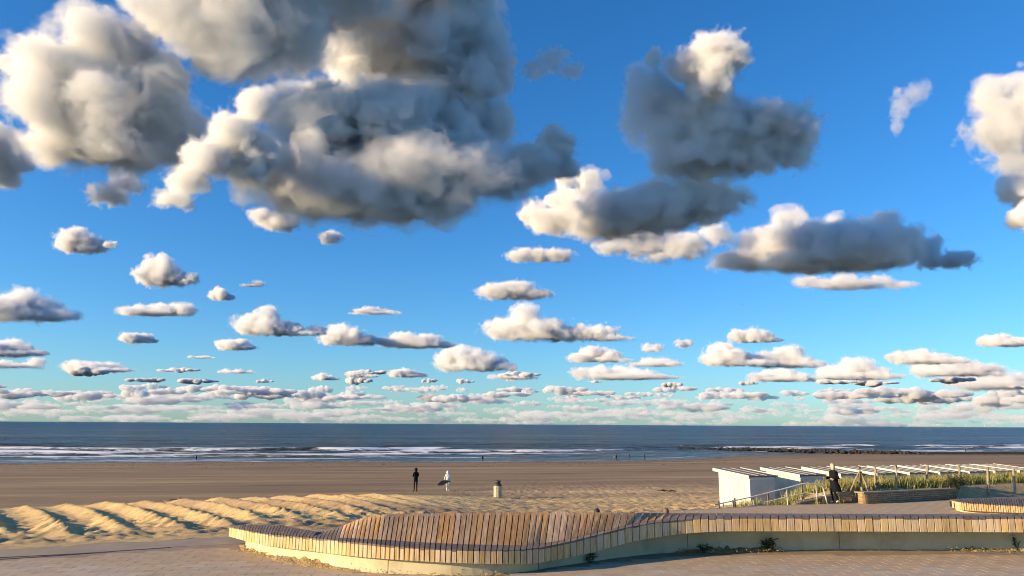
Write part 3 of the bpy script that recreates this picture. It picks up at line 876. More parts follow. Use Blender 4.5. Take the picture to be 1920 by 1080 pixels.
# ------------------------------------------------------------------ dune grass
gv, gf, tone = [], [], []
gg = random.Random(9)
spots = []
while len(spots) < 4200:
    x = gg.uniform(10.5, 46); d = abs(gg.gauss(1.8, 1.3)) + .25
    if d > 4.8 or (x < 13.6 and d < 1.2) or (x > 21.5 and d < 1.3): continue
    spots.append((x, float(np.interp(x, [p[0] for p in EDGE], [p[1] for p in EDGE])) + d / math.cos(TH)))
SX = np.array(spots)
keep = np.array([gg.random() for _ in spots]) < 1.9 * fbm(SX[:, 0] * .5, SX[:, 1] * .5, 2) - .42
SX = SX[keep][:1700]
SZ = terrain(SX[:, 0], SX[:, 1])[0]; ST = fbm(SX[:, 0] * .5 + 3, SX[:, 1] * .5, 2)
for (x, y), z, st_ in zip(SX.tolist(), SZ.tolist(), ST.tolist()):
    tn = gg.random() * .6 + .55 * st_ - .08
    H = gg.uniform(.22, .58) * (1.0 if x > 13.6 else .8)
    for k in range(16):
        a = gg.uniform(0, 6.28); lean_ = gg.uniform(.08, .8); h = H * gg.uniform(.6, 1.15); w_ = gg.uniform(.008, .016)
        bx, by = x + gg.gauss(0, .09), y + gg.gauss(0, .09)
        dx, dy = math.cos(a) * lean_ * h + .10 * h, math.sin(a) * lean_ * h
        px_, py_ = -math.sin(a) * w_, math.cos(a) * w_
        i0 = len(gv)
        gv += [(bx - px_, by - py_, z - .04), (bx + px_, by + py_, z - .04), (bx + dx * .45 + px_ * .8, by + dy * .45 + py_ * .8, z + h * .62), (bx + dx * .45 - px_ * .8, by + dy * .45 - py_ * .8, z + h * .62), (bx + dx, by + dy, z + h)]
        gf += [(i0, i0 + 1, i0 + 2, i0 + 3), (i0 + 3, i0 + 2, i0 + 4)]
        tq = min(1, max(0, tn + gg.uniform(-.2, .2)))
        tone += [tq * .7, tq * .7, tq, tq, min(1, tq + .15)]
go = mesh_obj('dune_grass', gv, gf, MAT['grass'])
a = go.data.attributes.new('tone', 'FLOAT', 'POINT'); a.data.foreach_set('value', tone)
struct(go, 'stuff', 'yellow green marram grass growing between brick wall and huts')

def leafy(name, label, c, n, R, H, lsize, mat, seed, cat='plant', group=None, stems=5, stem_mat=None):
    rg = random.Random(seed)
    root = empty(name, c, label, cat, group)
    mb = MB(); ms = MB()
    tips = []
    for k in range(stems):
        a = rg.uniform(0, 6.28); r = R * rg.uniform(.3, 1); h = H * rg.uniform(.5, 1)
        tip = Vector((c[0] + math.cos(a) * r, c[1] + math.sin(a) * r, c[2] + h)); tips.append(tip)
        b = Vector(c) - Vector((0, 0, .03)); ms.tube([b, b.lerp(tip, .5) + Vector((0, 0, h * .15)), tip], [.012, .009, .004], 5)
    for k in range(n):
        t = rg.choice(tips); q = Vector(c).lerp(t, rg.uniform(.2, 1.05)) + Vector((rg.gauss(0, R * .2), rg.gauss(0, R * .2), abs(rg.gauss(0, H * .16))))
        a = rg.uniform(0, 6.28); s = lsize * rg.uniform(.6, 1.3)
        d = Vector((math.cos(a), math.sin(a), rg.uniform(-.4, .7))).normalized(); p = d.cross(Vector((0, 0, 1))).normalized()
        m = q + d * s * .5 + Vector((0, 0, s * .12))
        mb.add([q, m + p * s * .28, q + d * s, m - p * s * .28], [(0, 1, 2), (0, 2, 3)])
    ms.build('stem', stem_mat or MAT[mat], root)
    mb.build('foliage', MAT[mat], root)
    return root
sh = at_y(1797, 917, 37.6)
leafy('shrub', 'dark green shrub hanging over the right end of the brick wall', (sh.x, sh.y, sh.z), 700, .62, .62, .11, 'shrub', 3, 'shrub', stems=12)
for i, (x, y, n, R, H, ls, lab) in enumerate([(1108, 1053.5, 150, .22, .20, .07, 'low green weed against the plinth under the bench overhang'),
      (1318, 1034.5, 110, .18, .20, .08, 'small green weed growing out of the dry litter by the plinth'),
      (1437, 1032, 260, .34, .32, .09, 'largest green weed sprawling at the foot of the plinth'),
      (1905, 1031.5, 70, .12, .42, .07, 'thin upright weed by the plinth at the right edge'),
]):
    c = at_z(x, y + 1, 0); leafy('weed', lab, (c.x, c.y - .06, .0), n, R, H, ls, 'weed', 40 + i)

# ------------------------------------------------------------------ sand and litter drifted against the plinth
def drift(name, label, pts, wdt, hgt, seed, mat='drift'):
    """pts: survey pixels along the plinth foot"""
    rg = np.random.RandomState(seed)
    P = [at_z(x, y, 0) for x, y in pts]
    xs_ = np.linspace(0, len(P) - 1, 26 * len(P)); V = []; nb = 9
    for s in xs_:
        i = min(int(s), len(P) - 2); f = s - i
        p = P[i].lerp(P[i + 1], f); t = (P[i + 1] - P[i]).normalized(); nr = Vector((t.y, -t.x, 0))
        if nr.y > 0: nr = -nr
        e = math.sin(math.pi * s / (len(P) - 1)) ** .5 if 0 < s < len(P) - 1 else 0
        kk = e * (.45 + 1.1 * float(fbm(s * 1.7 + seed, s * 0.3, 3)))
        for j in range(nb):
            u = j / (nb - 1)
            lump = 1 + 1.7 * (float(vnoise(p.x * 9 + j * 1.7, p.y * 9 + seed)) - .5)
            q = p + nr * (u * wdt * kk - .03)
            V.append((q.x, q.y, hgt * kk * lump * (1 - u) ** 1.4 - .006 - .01 * u))
    n = len(xs_)
    F = [(i * nb + j, i * nb + j + 1, (i + 1) * nb + j + 1, (i + 1) * nb + j) for i in range(n - 1) for j in range(nb - 1)]
    o = mesh_obj(name, V, F, MAT[mat], None, True, loc=(P[0].x, P[0].y, 0))
    struct(o, 'stuff', label)
drift('sand_drift', 'sand drifted along the left plinth foot', [(446, 1023), (470, 1031), (500, 1041), (540, 1049), (600, 1059), (650, 1068), (700, 1072)], .42, .11, 2)
drift('sand_drift', 'sand and litter along the middle of the plinth foot', [(640, 1066), (700, 1072), (780, 1076), (860, 1078), (931, 1076), (990, 1070)], .22, .06, 5)
drift('sand_drift', 'heap of sand and dry litter under the big weed', [(1262, 1036), (1300, 1033.5), (1340, 1033), (1400, 1032.5), (1470, 1032)], .38, .13, 8)
drift('sand_drift', 'thin sand line along the right plinth foot', [(1440, 1032), (1520, 1031.5), (1644, 1031), (1720, 1031), (1806, 1030.5)], .35, .04, 9)
drift('sand_drift', 'sand and leaf litter near the right edge', [(1760, 1031), (1806, 1030.5), (1860, 1031), (1930, 1032.5)], .40, .12, 12)
lv = MB(); lr = random.Random(77)
for (x0_, x1_, n) in ((1270, 1470, 420), (1780, 1925, 260), (455, 640, 120), (650, 960, 160)):
    for k in range(n):
        x = lr.uniform(x0_, x1_); bf_ = curve(base)
        c = at_z(x, bf_(x) + 1 + abs(lr.gauss(0, 2.2)), 0); s = lr.uniform(.02, .06); a = lr.uniform(0, 6.28)
        z = abs(lr.gauss(0, .05)) + .01
        dx, dy = math.cos(a) * s, math.sin(a) * s
        lv.add([(c.x, c.y, z), (c.x + dx * .5 - dy * .35, c.y + dy * .5 + dx * .35, z + s * lr.uniform(0, .7)), (c.x + dx, c.y + dy, z + s * lr.uniform(-.2, .5)), (c.x + dx * .5 + dy * .35, c.y + dy * .5 - dx * .35, z + s * .2)], [(0, 1, 2, 3)])
struct(lv.build('leaf_litter', MAT['dry_leaf']), 'stuff', 'dry leaves and straw blown against the plinth')

# ------------------------------------------------------------------ people
def make_person(label, loc, yaw, H, pose, cols, hair='dark_hair', coat=None, hood=None, hair_long=0.0, group=None):
    root = empty('person', loc, label, 'person', group, 0)
    k = H / 1.75
    J = {'pelvis': (0, 0, .95, .135), 'spine': (0, 0, 1.13, .125), 'chest': (0, 0, 1.33, .150), 'neck': (0, 0, 1.49, .058), 'headb': (0, -.015, 1.57, .085), 'headt': (0, -.01, 1.68, .085)}
    for s, n in ((1, 'l'), (-1, 'r')):
        J['hip' + n] = (.095 * s, 0, .90, .095); J['knee' + n] = (.10 * s, -.02, .50, .062); J['ank' + n] = (.10 * s, .02, .09, .045); J['toe' + n] = (.11 * s, -.14, .045, .04)
        J['sho' + n] = (.185 * s, 0, 1.41, .068); J['elb' + n] = (.235 * s, .03, 1.13, .048); J['wri' + n] = (.24 * s, -.05, .90, .034); J['palm' + n] = (.24 * s, -.06, .83, .036)
    for q, v in pose.items():
        J[q] = tuple(v) + (J[q][3],)
    E = [('pelvis', 'spine'), ('spine', 'chest'), ('chest', 'neck'), ('neck', 'headb'), ('headb', 'headt')]
    for n in 'lr':
        E += [('pelvis', 'hip' + n), ('hip' + n, 'knee' + n), ('knee' + n, 'ank' + n), ('ank' + n, 'toe' + n), ('chest', 'sho' + n), ('sho' + n, 'elb' + n), ('elb' + n, 'wri' + n), ('wri' + n, 'palm' + n)]
        w = Vector(J['wri' + n][:3]); p = Vector(J['palm' + n][:3]); d = (p - w).normalized()
        sd = d.cross(Vector((1, 0, 0)) if abs(d.x) < .8 else Vector((0, 0, 1))).normalized()
        for i, (o, ln) in enumerate(((-.03, .075), (-.011, .09), (.011, .085), (.03, .065))):
            nm = 'fin%s%d' % (n, i); J[nm] = tuple(p + d * ln + sd * o) + (.010,); E.append(('palm' + n, nm))
        nm = 'thumb' + n; J[nm] = tuple(w.lerp(p, .5) + d * .04 - sd * .06) + (.011,); E.append(('wri' + n, nm))
    names = list(J)
    me = bpy.data.meshes.new('body')
    me.from_pydata([tuple(np.array(J[q][:3]) * k) for q in names], [(names.index(a), names.index(b)) for a, b in E], [])
    ob = bpy.data.objects.new('body', me); COL.objects.link(ob)
    ob.modifiers.new('s', 'SKIN')
    if not me.skin_vertices: me.attributes.new
    for i, q in enumerate(names):
        r = J[q][3] * k
        fl = 1.25 if q in ('chest', 'pelvis', 'spine') else 1.0
        me.skin_vertices[0].data[i].radius = (r * fl, r * .9)
        me.skin_vertices[0].data[i].use_root = (q == 'pelvis')
    sb = ob.modifiers.new('u', 'SUBSURF'); sb.levels = 1; sb.render_levels = 1
    dg = bpy.context.evaluated_depsgraph_get(); dg.update()
    nm_ = bpy.data.meshes.new_from_object(ob.evaluated_get(dg))
    ob.modifiers.clear(); ob.data = nm_; bpy.data.meshes.remove(me)
    nm_.materials.clear()
    reg = {'skin': 0, 'top': 1, 'legs': 2, 'feet': 3}
    for q in ('skin', 'top', 'legs', 'feet'): nm_.materials.append(MAT[cols[q]])
    def region(a, b):
        s = {a, b}
        if any(z.startswith('head') or z.startswith('fin') or z.startswith('thumb') or z.startswith('palm') for z in s) or s == {'neck', 'headb'}: return 0
        if any(z.startswith('toe') for z in s): return 3
        if any(z.startswith(('knee', 'hip', 'ank')) for z in s): return 2
        return 1
    segs = [(np.array(J[a][:3]) * k, np.array(J[b][:3]) * k, region(a, b), J[a][3] * k) for a, b in E]
    C = np.array([q.center[:] for q in nm_.polygons])
    DD = []
    for a, b, r, w in segs:
        ab = b - a; t = np.clip((C - a) @ ab / max(np.dot(ab, ab), 1e-9), 0, 1)
        DD.append(np.linalg.norm(C - a - t[:, None] * ab, axis=1) / (w ** .5))
    best = np.argmin(np.array(DD), 0)
    nm_.polygons.foreach_set('material_index', [segs[q][2] for q in best])
    nm_.polygons.foreach_set('use_smooth', [True] * len(nm_.polygons))
    ob.parent = root
    hb, ht = Vector(J['headb'][:3]) * k, Vector(J['headt'][:3]) * k
    hc = (hb + ht) / 2
    # hair or hood as a cap around the skull, open at the face (local -y)
    v, f = [], []
    iv, jf = ico(3)
    for q in iv:
        r = Vector((q[0] * .108, q[1] * .122, q[2] * .138)) * k * (1.14 if hood else 1.04)
        if q[1] < -.35 and q[2] < (.62 if not hood else .75): r = r * .72
        if q[2] < -.35 and hair_long: r.z -= hair_long * k * (-.35 - q[2])
        v.append(tuple(hc + Vector((0, .014 * k, .02 * k)) + r))
    mesh_obj('hood' if hood else 'hair', [Vector(q) + Vector(loc) for q in v], jf, MAT[hood or hair], root, True)
    # face: nose and ears
    mb = MB(); nz_ = hc + Vector((0, -.108 * k, -.012 * k)) + Vector(loc)
    mb.add([nz_ + Vector((0, -.022 * k, -.012 * k)), nz_ + Vector((-.014 * k, .012 * k, -.016 * k)), nz_ + Vector((.014 * k, .012 * k, -.016 * k)), nz_ + Vector((0, .01 * k, .03 * k))], [(0, 1, 3), (0, 3, 2), (0, 2, 1), (1, 2, 3)])
    mb.build('nose', MAT[cols['skin']], root)
    if coat:
        pel = np.array(J['pelvis'][:3]) * k; sp = np.array(J['spine'][:3]) * k; ch = np.array(J['chest'][:3]) * k; nk = np.array(J['neck'][:3]) * k
        rings = []
        hem = coat['hem']
        sway = coat.get('sway', (0, 0))
        for c, rx, ry in ((nk, .075, .075), ((ch * 2 + nk) / 3, .19, .125), (ch, .225, .155), (sp, .215, .155), (pel, .225, .17), (pel * np.array([1, 1, 0]) + np.array([sway[0] * .5, sway[1] * .5, (hem + .95) / 2]) * k, .245, .20), (pel * np.array([1, 1, 0]) + np.array([sway[0], sway[1], hem]) * k, .25, .215)):
            rings.append((c, rx * k, ry * k))
        mb = MB(); n = 18
        for ri, (c, rx, ry) in enumerate(rings):
            for i in range(n):
                a = 2 * math.pi * i / n
                wv = 1 + (.06 * math.sin(a * 5 + ri) if ri > 3 else .02 * math.sin(a * 3 + ri))
                mb.v.append((c[0] + math.cos(a) * rx * wv + loc[0], c[1] + math.sin(a) * ry * wv + loc[1], c[2] + loc[2] + (.03 * k * math.sin(a * 2 + 1) if ri == len(rings) - 1 else 0)))
        for ri in range(len(rings) - 1):
            for i in range(n):
                mb.f.append([ri * n + i, (ri + 1) * n + i, (ri + 1) * n + (i + 1) % n, ri * n + (i + 1) % n])
        o = mb.build('coat', MAT[coat['mat']], root, True)
        for s in 'lr':
            m2 = MB(); a, b, c = [Vector(J[q + s][:3]) * k + Vector(loc) for q in ('sho', 'elb', 'wri')]
            m2.tube([a, a.lerp(b, .5), b, b.lerp(c, .6), c], [.082 * k, .075 * k, .066 * k, .058 * k, .054 * k], 10); m2.build('sleeve', MAT[coat['mat']], root, True)
    root.rotation_euler = (0, 0, yaw)
    return root

def gz(x, y): return float(terrain([x], [y])[0][0])
def stand(px_, py_, Yd=None, z=None):
    if Yd is None: p = at_z(px_, py_, z)
    else: p = at_y(px_, py_, Yd)
    return p
BLK = dict(skin='skin', top='black_cloth', legs='black_cloth', feet='black_cloth')
# woman walking left on the promenade; yaw turns local -y to face left
wp = at_z(1566, 943.5, 0)
walk = {'kneel': (.09, -.06, .50), 'ankl': (.08, .13, .11), 'toel': (.08, .0, .045), 'kneer': (-.09, -.10, .51), 'ankr': (-.09, -.03, .09), 'toer': (-.09, -.19, .045),
        'elbl': (.24, .10, 1.14), 'wril': (.20, -.12, 1.06), 'palml': (.18, -.19, 1.08), 'elbr': (-.24, .02, 1.13), 'wrir': (-.2, -.24, 1.10), 'palmr': (-.18, -.31, 1.12), 'headb': (0, -.03, 1.57), 'headt': (0, -.04, 1.67)}
make_person('blond woman in a long black coat and white shoes walking past the handrail', (wp.x, wp.y, 0), math.radians(-80), 1.72, walk,
            dict(skin='skin', top='black_cloth', legs='black_cloth', feet='white_shoe'), 'blond', dict(mat='black_cloth', hem=.52, sway=(0, .12)), None, .12)
# dark figure standing with arms folded on the beach
p = at_y(779, 923, 60); z = gz(p.x, p.y)
make_person('person in black hooded clothes standing with bent arms on the beach', (p.x, p.y, z), math.radians(-150), 1.80,
            {'elbl': (.22, -.06, 1.13), 'wril': (.05, -.20, 1.20), 'palml': (-.02, -.21, 1.23), 'elbr': (-.22, -.06, 1.13), 'wrir': (-.05, -.2, 1.14), 'palmr': (.03, -.2, 1.16), 'ankl': (.13, .03, .09), 'toel': (.16, -.12, .045)}, BLK, hood='black_cloth')
p = at_y(839, 921.5, 60.5); z = gz(p.x, p.y)
pw = make_person('person in white hooded top and pale trousers carrying a dark board', (p.x, p.y, z), math.radians(190), 1.55,
            {'kneel': (.09, -.10, .52), 'ankl': (.08, .10, .12), 'toel': (.08, -.02, .05), 'kneer': (-.09, -.05, .51), 'ankr': (-.09, -.06, .09), 'toer': (-.09, -.2, .045), 'elbl': (.27, .03, 1.14), 'wril': (.30, -.08, .96), 'palml': (.30, -.1, .90)},
            dict(skin='skin', top='white_cloth', legs='white_cloth', feet='white_shoe'), hood='white_cloth')
mb = MB()
bo = []
for k in range(12):
    t = k / 11; w_ = .20 * math.sin(math.pi * min(1, t * 1.02) ** .8) + .02
    c = Vector((p.x - .78 + 1.02 * t, p.y - .24, z + .52 + .46 * t - .18 * t * t))
    bo.append((c, w_))
for c, w_ in bo: mb.v += [(c.x, c.y - .02, c.z - w_ * .8), (c.x, c.y + .02, c.z - w_ * .8), (c.x, c.y + .02, c.z + w_ * .8), (c.x, c.y - .02, c.z + w_ * .8)]
for i in range(11):
    for k in range(4): mb.f.append([i * 4 + k, i * 4 + (k + 1) % 4, (i + 1) * 4 + (k + 1) % 4, (i + 1) * 4 + k])
mb.f += [[3, 2, 1, 0], [44, 45, 46, 47]]
o = mb.build('body_board', MAT['navy_cloth'], None, False, loc=(p.x, p.y, z + .5)); tag(o, 'dark board held by the person in white', 'board')
# far figures along the water's edge
far = [(905, 867, 205, 1.75, 'dark walker at the water edge, straight above the litter bin', BLK, 20), (1152, 866, 210, 1.70, 'pale dressed one of the pair walking at the water edge', dict(skin='skin', top='white_cloth', legs='grey_cloth', feet='white_shoe'), 60),
       (1156, 866.5, 209.5, 1.82, 'black dressed one of the pair walking at the water edge', BLK, 60), (1180, 857, 232, 1.75, 'grey figure wading in the foam right of the walking pair', dict(skin='skin', top='grey_cloth', legs='grey_cloth', feet='grey_cloth'), 200),
       (1209, 861.5, 216, 1.80, 'dark lone walker at the water edge right of the walking pair', BLK, 90), (368, 864.5, 204, 1.75, 'dark figure wading in the surf at the far left', BLK, 150),
       (1766, 847.5, 300, 1.75, 'grey figure on the far shore behind the groyne, the left one', dict(skin='skin', top='grey_cloth', legs='grey_cloth', feet='grey_cloth'), 100), (1811, 848, 296, 1.80, 'dark figure on the far shore behind the groyne, the right one', BLK, 40)]
for x, y, Yd, H, lab, cols, yaw in far:
    p = at_y(x, y, Yd); zz = gz(p.x, p.y)
    make_person(lab, (p.x, p.y, zz), math.radians(yaw), H, {'kneel': (.10, -.12, .50), 'ankl': (.10, -.12, .09), 'toel': (.10, -.28, .05), 'ankr': (-.10, .16, .10), 'toer': (-.10, .02, .05)}, cols)
# two people sitting on the paving behind the bench, facing the sea
sit = {'pelvis': (0, 0, .13), 'spine': (0, .02, .31), 'chest': (0, -.02, .51), 'neck': (0, -.05, .66), 'headb': (0, -.08, .74), 'headt': (0, -.08, .85)}
for s, n in ((1, 'l'), (-1, 'r')):
    sit.update({'hip' + n: (.1 * s, -.02, .12), 'knee' + n: (.14 * s, -.38, .42), 'ank' + n: (.14 * s, -.62, .08), 'toe' + n: (.14 * s, -.78, .045), 'sho' + n: (.185 * s, -.02, .58), 'elb' + n: (.25 * s, -.16, .36), 'wri' + n: (.16 * s, -.36, .44), 'palm' + n: (.12 * s, -.42, .43)})
for x, ytop_, Yd, lab, cols, hr, coat in [(1118, 948.5, 24.3, 'seated person with dark hair, only the head above the bench back', BLK, 'dark_hair', None),
        (1250, 944, 24.6, 'seated person in a tan and black jacket above the bench back', dict(skin='skin', top='tan_cloth', legs='black_cloth', feet='black_cloth'), 'brown_hair', None)]:
    p = at_y(x, ytop_, Yd); Hh = max(.6, min(1.3, p.z / .93)) * 1.75
    make_person(lab, (p.x, p.y, 0), math.radians(180 + (25 if x > 1200 else -30)), min(Hh, 1.5), sit, cols, hr, coat)

# ------------------------------------------------------------------ small things
for i, (x, y, s, lab) in enumerate([(338, 921, .55, 'small heap of dark driftwood and seaweed at the top of the ridged sand'), (1243, 919, .3, 'small dark clump of seaweed on the trampled sand'), (1258, 920.5, .22, 'smaller dark clump beside the seaweed clump')]):
    p = at_y(x, y, 49 if i == 0 else 57); zz = gz(p.x, p.y)
    mb = MB(); rg = random.Random(i)
    for k in range(26):
        a = rg.uniform(0, 6.28); r = abs(rg.gauss(0, s * .6)); b = rg.uniform(0, 6.28); ln = s * rg.uniform(.4, 1.1)
        c = Vector((p.x + math.cos(a) * r * 1.6, p.y + math.sin(a) * r, zz + .05 + s * .3 * rg.random() * max(0, 1 - r / s)))
        dv = Vector((math.cos(b), math.sin(b), rg.uniform(-.1, .25))) * ln * .5
        mb.tube([c - dv, c + Vector((0, 0, .02)), c + dv], [.015, .03, .012], 5)
    o = mb.build('driftwood_heap' if i == 0 else 'seaweed_clump', MAT['rock' if i else 'post_wood'], None, True, loc=(p.x, p.y, zz)); tag(o, lab, 'driftwood' if i == 0 else 'seaweed')
# wrack left by the tide: two broken lines of weed and shell scraps
wk = MB(); wr = random.Random(31)
wx = np.array([wr.uniform(-170, 230) for _ in range(2600)])
wl_ = np.array([wr.choice((16, 16, 34, 36, 58)) for _ in wx]) + 9 * (fbm(wx * .02, wx * 0 + 4, 3) - .5) + np.array([wr.gauss(0, .7) for _ in wx])
ok = vnoise(wx * .06, wl_ * .0 + 2) > .35
wx = wx[ok]; wyy = shore_y(wx) - wl_[ok]; wz = terrain(wx, wyy)[0]
for x, y, z in zip(wx.tolist(), wyy.tolist(), wz.tolist()):
    s_ = wr.uniform(.10, .34); a = wr.uniform(0, 6.28); dx, dy = math.cos(a) * s_, math.sin(a) * s_
    wk.add([(x - dx, y - dy, z + .01), (x + dy * .5, y - dx * .5, z + .05), (x + dx, y + dy, z + .02), (x - dy * .5, y + dx * .5, z + .06)], [(0, 1, 2), (0, 2, 3)])
struct(wk.build('tide_wrack', MAT['rock']), 'stuff', 'thin broken lines of dark weed left on the beach by the tide')
# a gull far out
p = at_y(1392, 571, 260)
mb = MB()
for s in (1, -1):
    mb.add([(p.x, p.y - .12, p.z), (p.x, p.y + .12, p.z), (p.x + s * .35, p.y + .10, p.z + .16), (p.x + s * .35, p.y - .10, p.z + .16)], [(0, 1, 2, 3)])
    mb.add([(p.x + s * .35, p.y - .10, p.z + .16), (p.x + s * .35, p.y + .10, p.z + .16), (p.x + s * .72, p.y - .12, p.z + .05)], [(0, 1, 2)])
gl = empty('gull', p, 'tiny dark gull gliding in the blue sky right of centre', 'bird')
mb.build('wing_pair', MAT['gull'], gl)
mb = MB(); mb.tube([(p.x, p.y - .28, p.z), (p.x, p.y - .16, p.z + .02), (p.x, p.y + .05, p.z), (p.x, p.y + .30, p.z)], [.03, .07, .075, .015], 8); mb.build('body', MAT['gull'], gl, True)
# wind farm on the horizon
for i, x in enumerate([1704, 1722, 1760, 1776, 1811, 1846, 1890]):
    p = at_y(x, 800, 26000); zz = SEA_Z
    t = empty('wind_turbine', (p.x, p.y, zz), 'tiny pale wind turbine on the right horizon, %s of the row' % ['leftmost', 'second from left', 'third from left', 'middle one', 'third from right', 'second from right', 'rightmost'][i], 'turbine', 'wind turbines on the horizon')
    mb = MB(); mb.tube([(p.x, p.y, zz), (p.x, p.y, zz + 72)], [3.5, 2.2], 6); mb.build('tower', MAT['turbine'], t)
    for k in range(3):
        a = k * 2.094 + i * .7; mb = MB()
        mb.tube([(p.x, p.y - 4, zz + 72), (p.x + math.cos(a) * 40, p.y - 4, zz + 72 + math.sin(a) * 40)], [2.2, .6], 4); mb.build('blade', MAT['turbine'], t)

# ------------------------------------------------------------------ clouds: closed shapes filled with uneven scattering droplets

def soft_mat(balls, base, bsoft, density, scale, amp, bias=0.0, soft=.30, g=.0, detail=6.0, rate=1.5):
    """vapour that thins from the heart of each lump to its skin, the skin torn by noise"""
    m = bpy.data.materials.new('cloud_vapour')
    m.use_nodes = True
    n, l = m.node_tree.nodes, m.node_tree.links
    n.clear()
    def math_(op, a, b=None, c=None):
        q = n.new('ShaderNodeMath'); q.operation = op
        for i, v in enumerate((a, b, c)):
            if v is None: continue
            if isinstance(v, (int, float)): q.inputs[i].default_value = v
            else: l.new(v, q.inputs[i])
        return q.outputs[0]
    pos = n.new('ShaderNodeNewGeometry').outputs['Position']
    cur = None
    for c, R in balls:
        v = n.new('ShaderNodeVectorMath'); v.operation = 'MULTIPLY_ADD'
        l.new(pos, v.inputs[0]); v.inputs[1].default_value = (1 / R[0], 1 / R[1], 1 / R[2]); v.inputs[2].default_value = (-c[0] / R[0], -c[1] / R[1], -c[2] / R[2])
        ln = n.new('ShaderNodeVectorMath'); ln.operation = 'LENGTH'; l.new(v.outputs[0], ln.inputs[0])
        cur = ln.outputs['Value'] if cur is None else math_('SMOOTH_MIN', cur, ln.outputs['Value'], .18)
    f = math_('SUBTRACT', 1.0, cur)
    sp = n.new('ShaderNodeSeparateXYZ'); l.new(pos, sp.inputs[0])
    fb = math_('MULTIPLY_ADD', sp.outputs['Z'], 1 / bsoft, -base / bsoft)
    f = math_('SMOOTH_MIN', f, fb, .15)
    nz = n.new('ShaderNodeTexNoise'); nz.inputs['Scale'].default_value = scale; nz.inputs['Detail'].default_value = detail; nz.inputs['Roughness'].default_value = .68
    nz.inputs['Distortion'].default_value = .25
    l.new(pos, nz.inputs['Vector'])
    e = math_('MULTIPLY_ADD', nz.outputs['Fac'], amp, -amp * .5 - bias)
    tot = math_('ADD', f, e)
    mr = n.new('ShaderNodeMapRange'); mr.interpolation_type = 'SMOOTHSTEP'
    mr.inputs['From Min'].default_value = 0; mr.inputs['From Max'].default_value = soft; mr.inputs['To Max'].default_value = density
    l.new(tot, mr.inputs['Value'])
    v = n.new('ShaderNodeVolumePrincipled')
    v.inputs['Color'].default_value = (.982, .986, .995, 1); v.inputs['Anisotropy'].default_value = g
    l.new(mr.outputs[0], v.inputs['Density'])
    o = n.new('ShaderNodeOutputMaterial'); l.new(v.outputs[0], o.inputs['Volume'])
    m.cycles.volume_step_rate = rate
    return m

def puff_cloud(name, puffs, seed, voxel, flat, density, amp, feat, bits=2, bias=0.0, soft=.30, detail=5.0, rate=1.8):
    """puffs: (x, y, half width, half height, distance) in survey pixels and metres"""
    rng = random.Random(seed)
    V, Fc, off = [], [], 0
    iv, jf = ico(3)
    base = 1e9; rm_ = []; balls = []
    for x, y, rx, ry, dd in puffs:
        s = dd / F_PX
        c = CAM + ray(x, y).normalized() * dd
        R = Vector((rx * s, (rx * .6 + ry * .6) * s, ry * s))
        rm_.append(ry * s)
        balls.append((c, R))
        base = min(base, c.z - R.z)
    rmax = float(np.mean(sorted(rm_)[-3:]))
    for c, R in list(balls):
        for k in range(bits):
            a = rng.uniform(0, 2 * math.pi); b = math.asin(rng.uniform(.05, .9))
            q = Vector((math.cos(a) * math.cos(b) * R.x, math.sin(a) * math.cos(b) * R.y, math.sin(b) * R.z)) * rng.uniform(.75, .95)
            r = min(R.x, R.z) * rng.uniform(.38, .6)
            balls.append((c + q, Vector((r, r, r))))
    grow = 1.02 + amp * .22
    for c, R in balls:
        V.append(iv * (np.array(R[:]) * grow) + np.array(c[:])); Fc.append(jf + off); off += len(iv)
    V = np.concatenate(V); Fc = np.concatenate(Fc)
    zb = base + rmax * .30
    V[:, 2] = np.maximum(V[:, 2], zb - rmax * .35 * flat - rmax * .12)
    org = np.array([V[:, 0].mean(), V[:, 1].mean(), base])
    s = puffs[0][4] / F_PX
    me = bpy.data.meshes.new(name)
    me.from_pydata((V - org).tolist(), [], Fc.tolist())
    ob = bpy.data.objects.new(name, me)
    ob.location = org
    COL.objects.link(ob)
    rm = ob.modifiers.new('r', 'REMESH'); rm.mode = 'VOXEL'; rm.voxel_size = max(voxel * s, rmax * .09); rm.adaptivity = 0
    JOBS.append((ob, soft_mat(balls, zb - rmax * .35 * flat, rmax * (.5 + .5 * flat), density / rmax, 1 / (rmax * feat), amp, bias, soft, 0.0, detail, rate)))
    return ob

JOBS = []
def finish_clouds():
    dg = bpy.context.evaluated_depsgraph_get(); dg.update()
    new = [bpy.data.meshes.new_from_object(j[0].evaluated_get(dg)) for j in JOBS]
    for (ob, mat), nm in zip(JOBS, new):
        me = ob.data
        ob.modifiers.clear(); ob.data = nm; bpy.data.meshes.remove(me); nm.name = ob.name
        nm.materials.clear(); nm.materials.append(mat)

CLOUD_H = 900.0
def dist_of(x, y):
    d = ray(x, y).normalized()
    return min(CLOUD_H / max(d.z, .012), 52000)

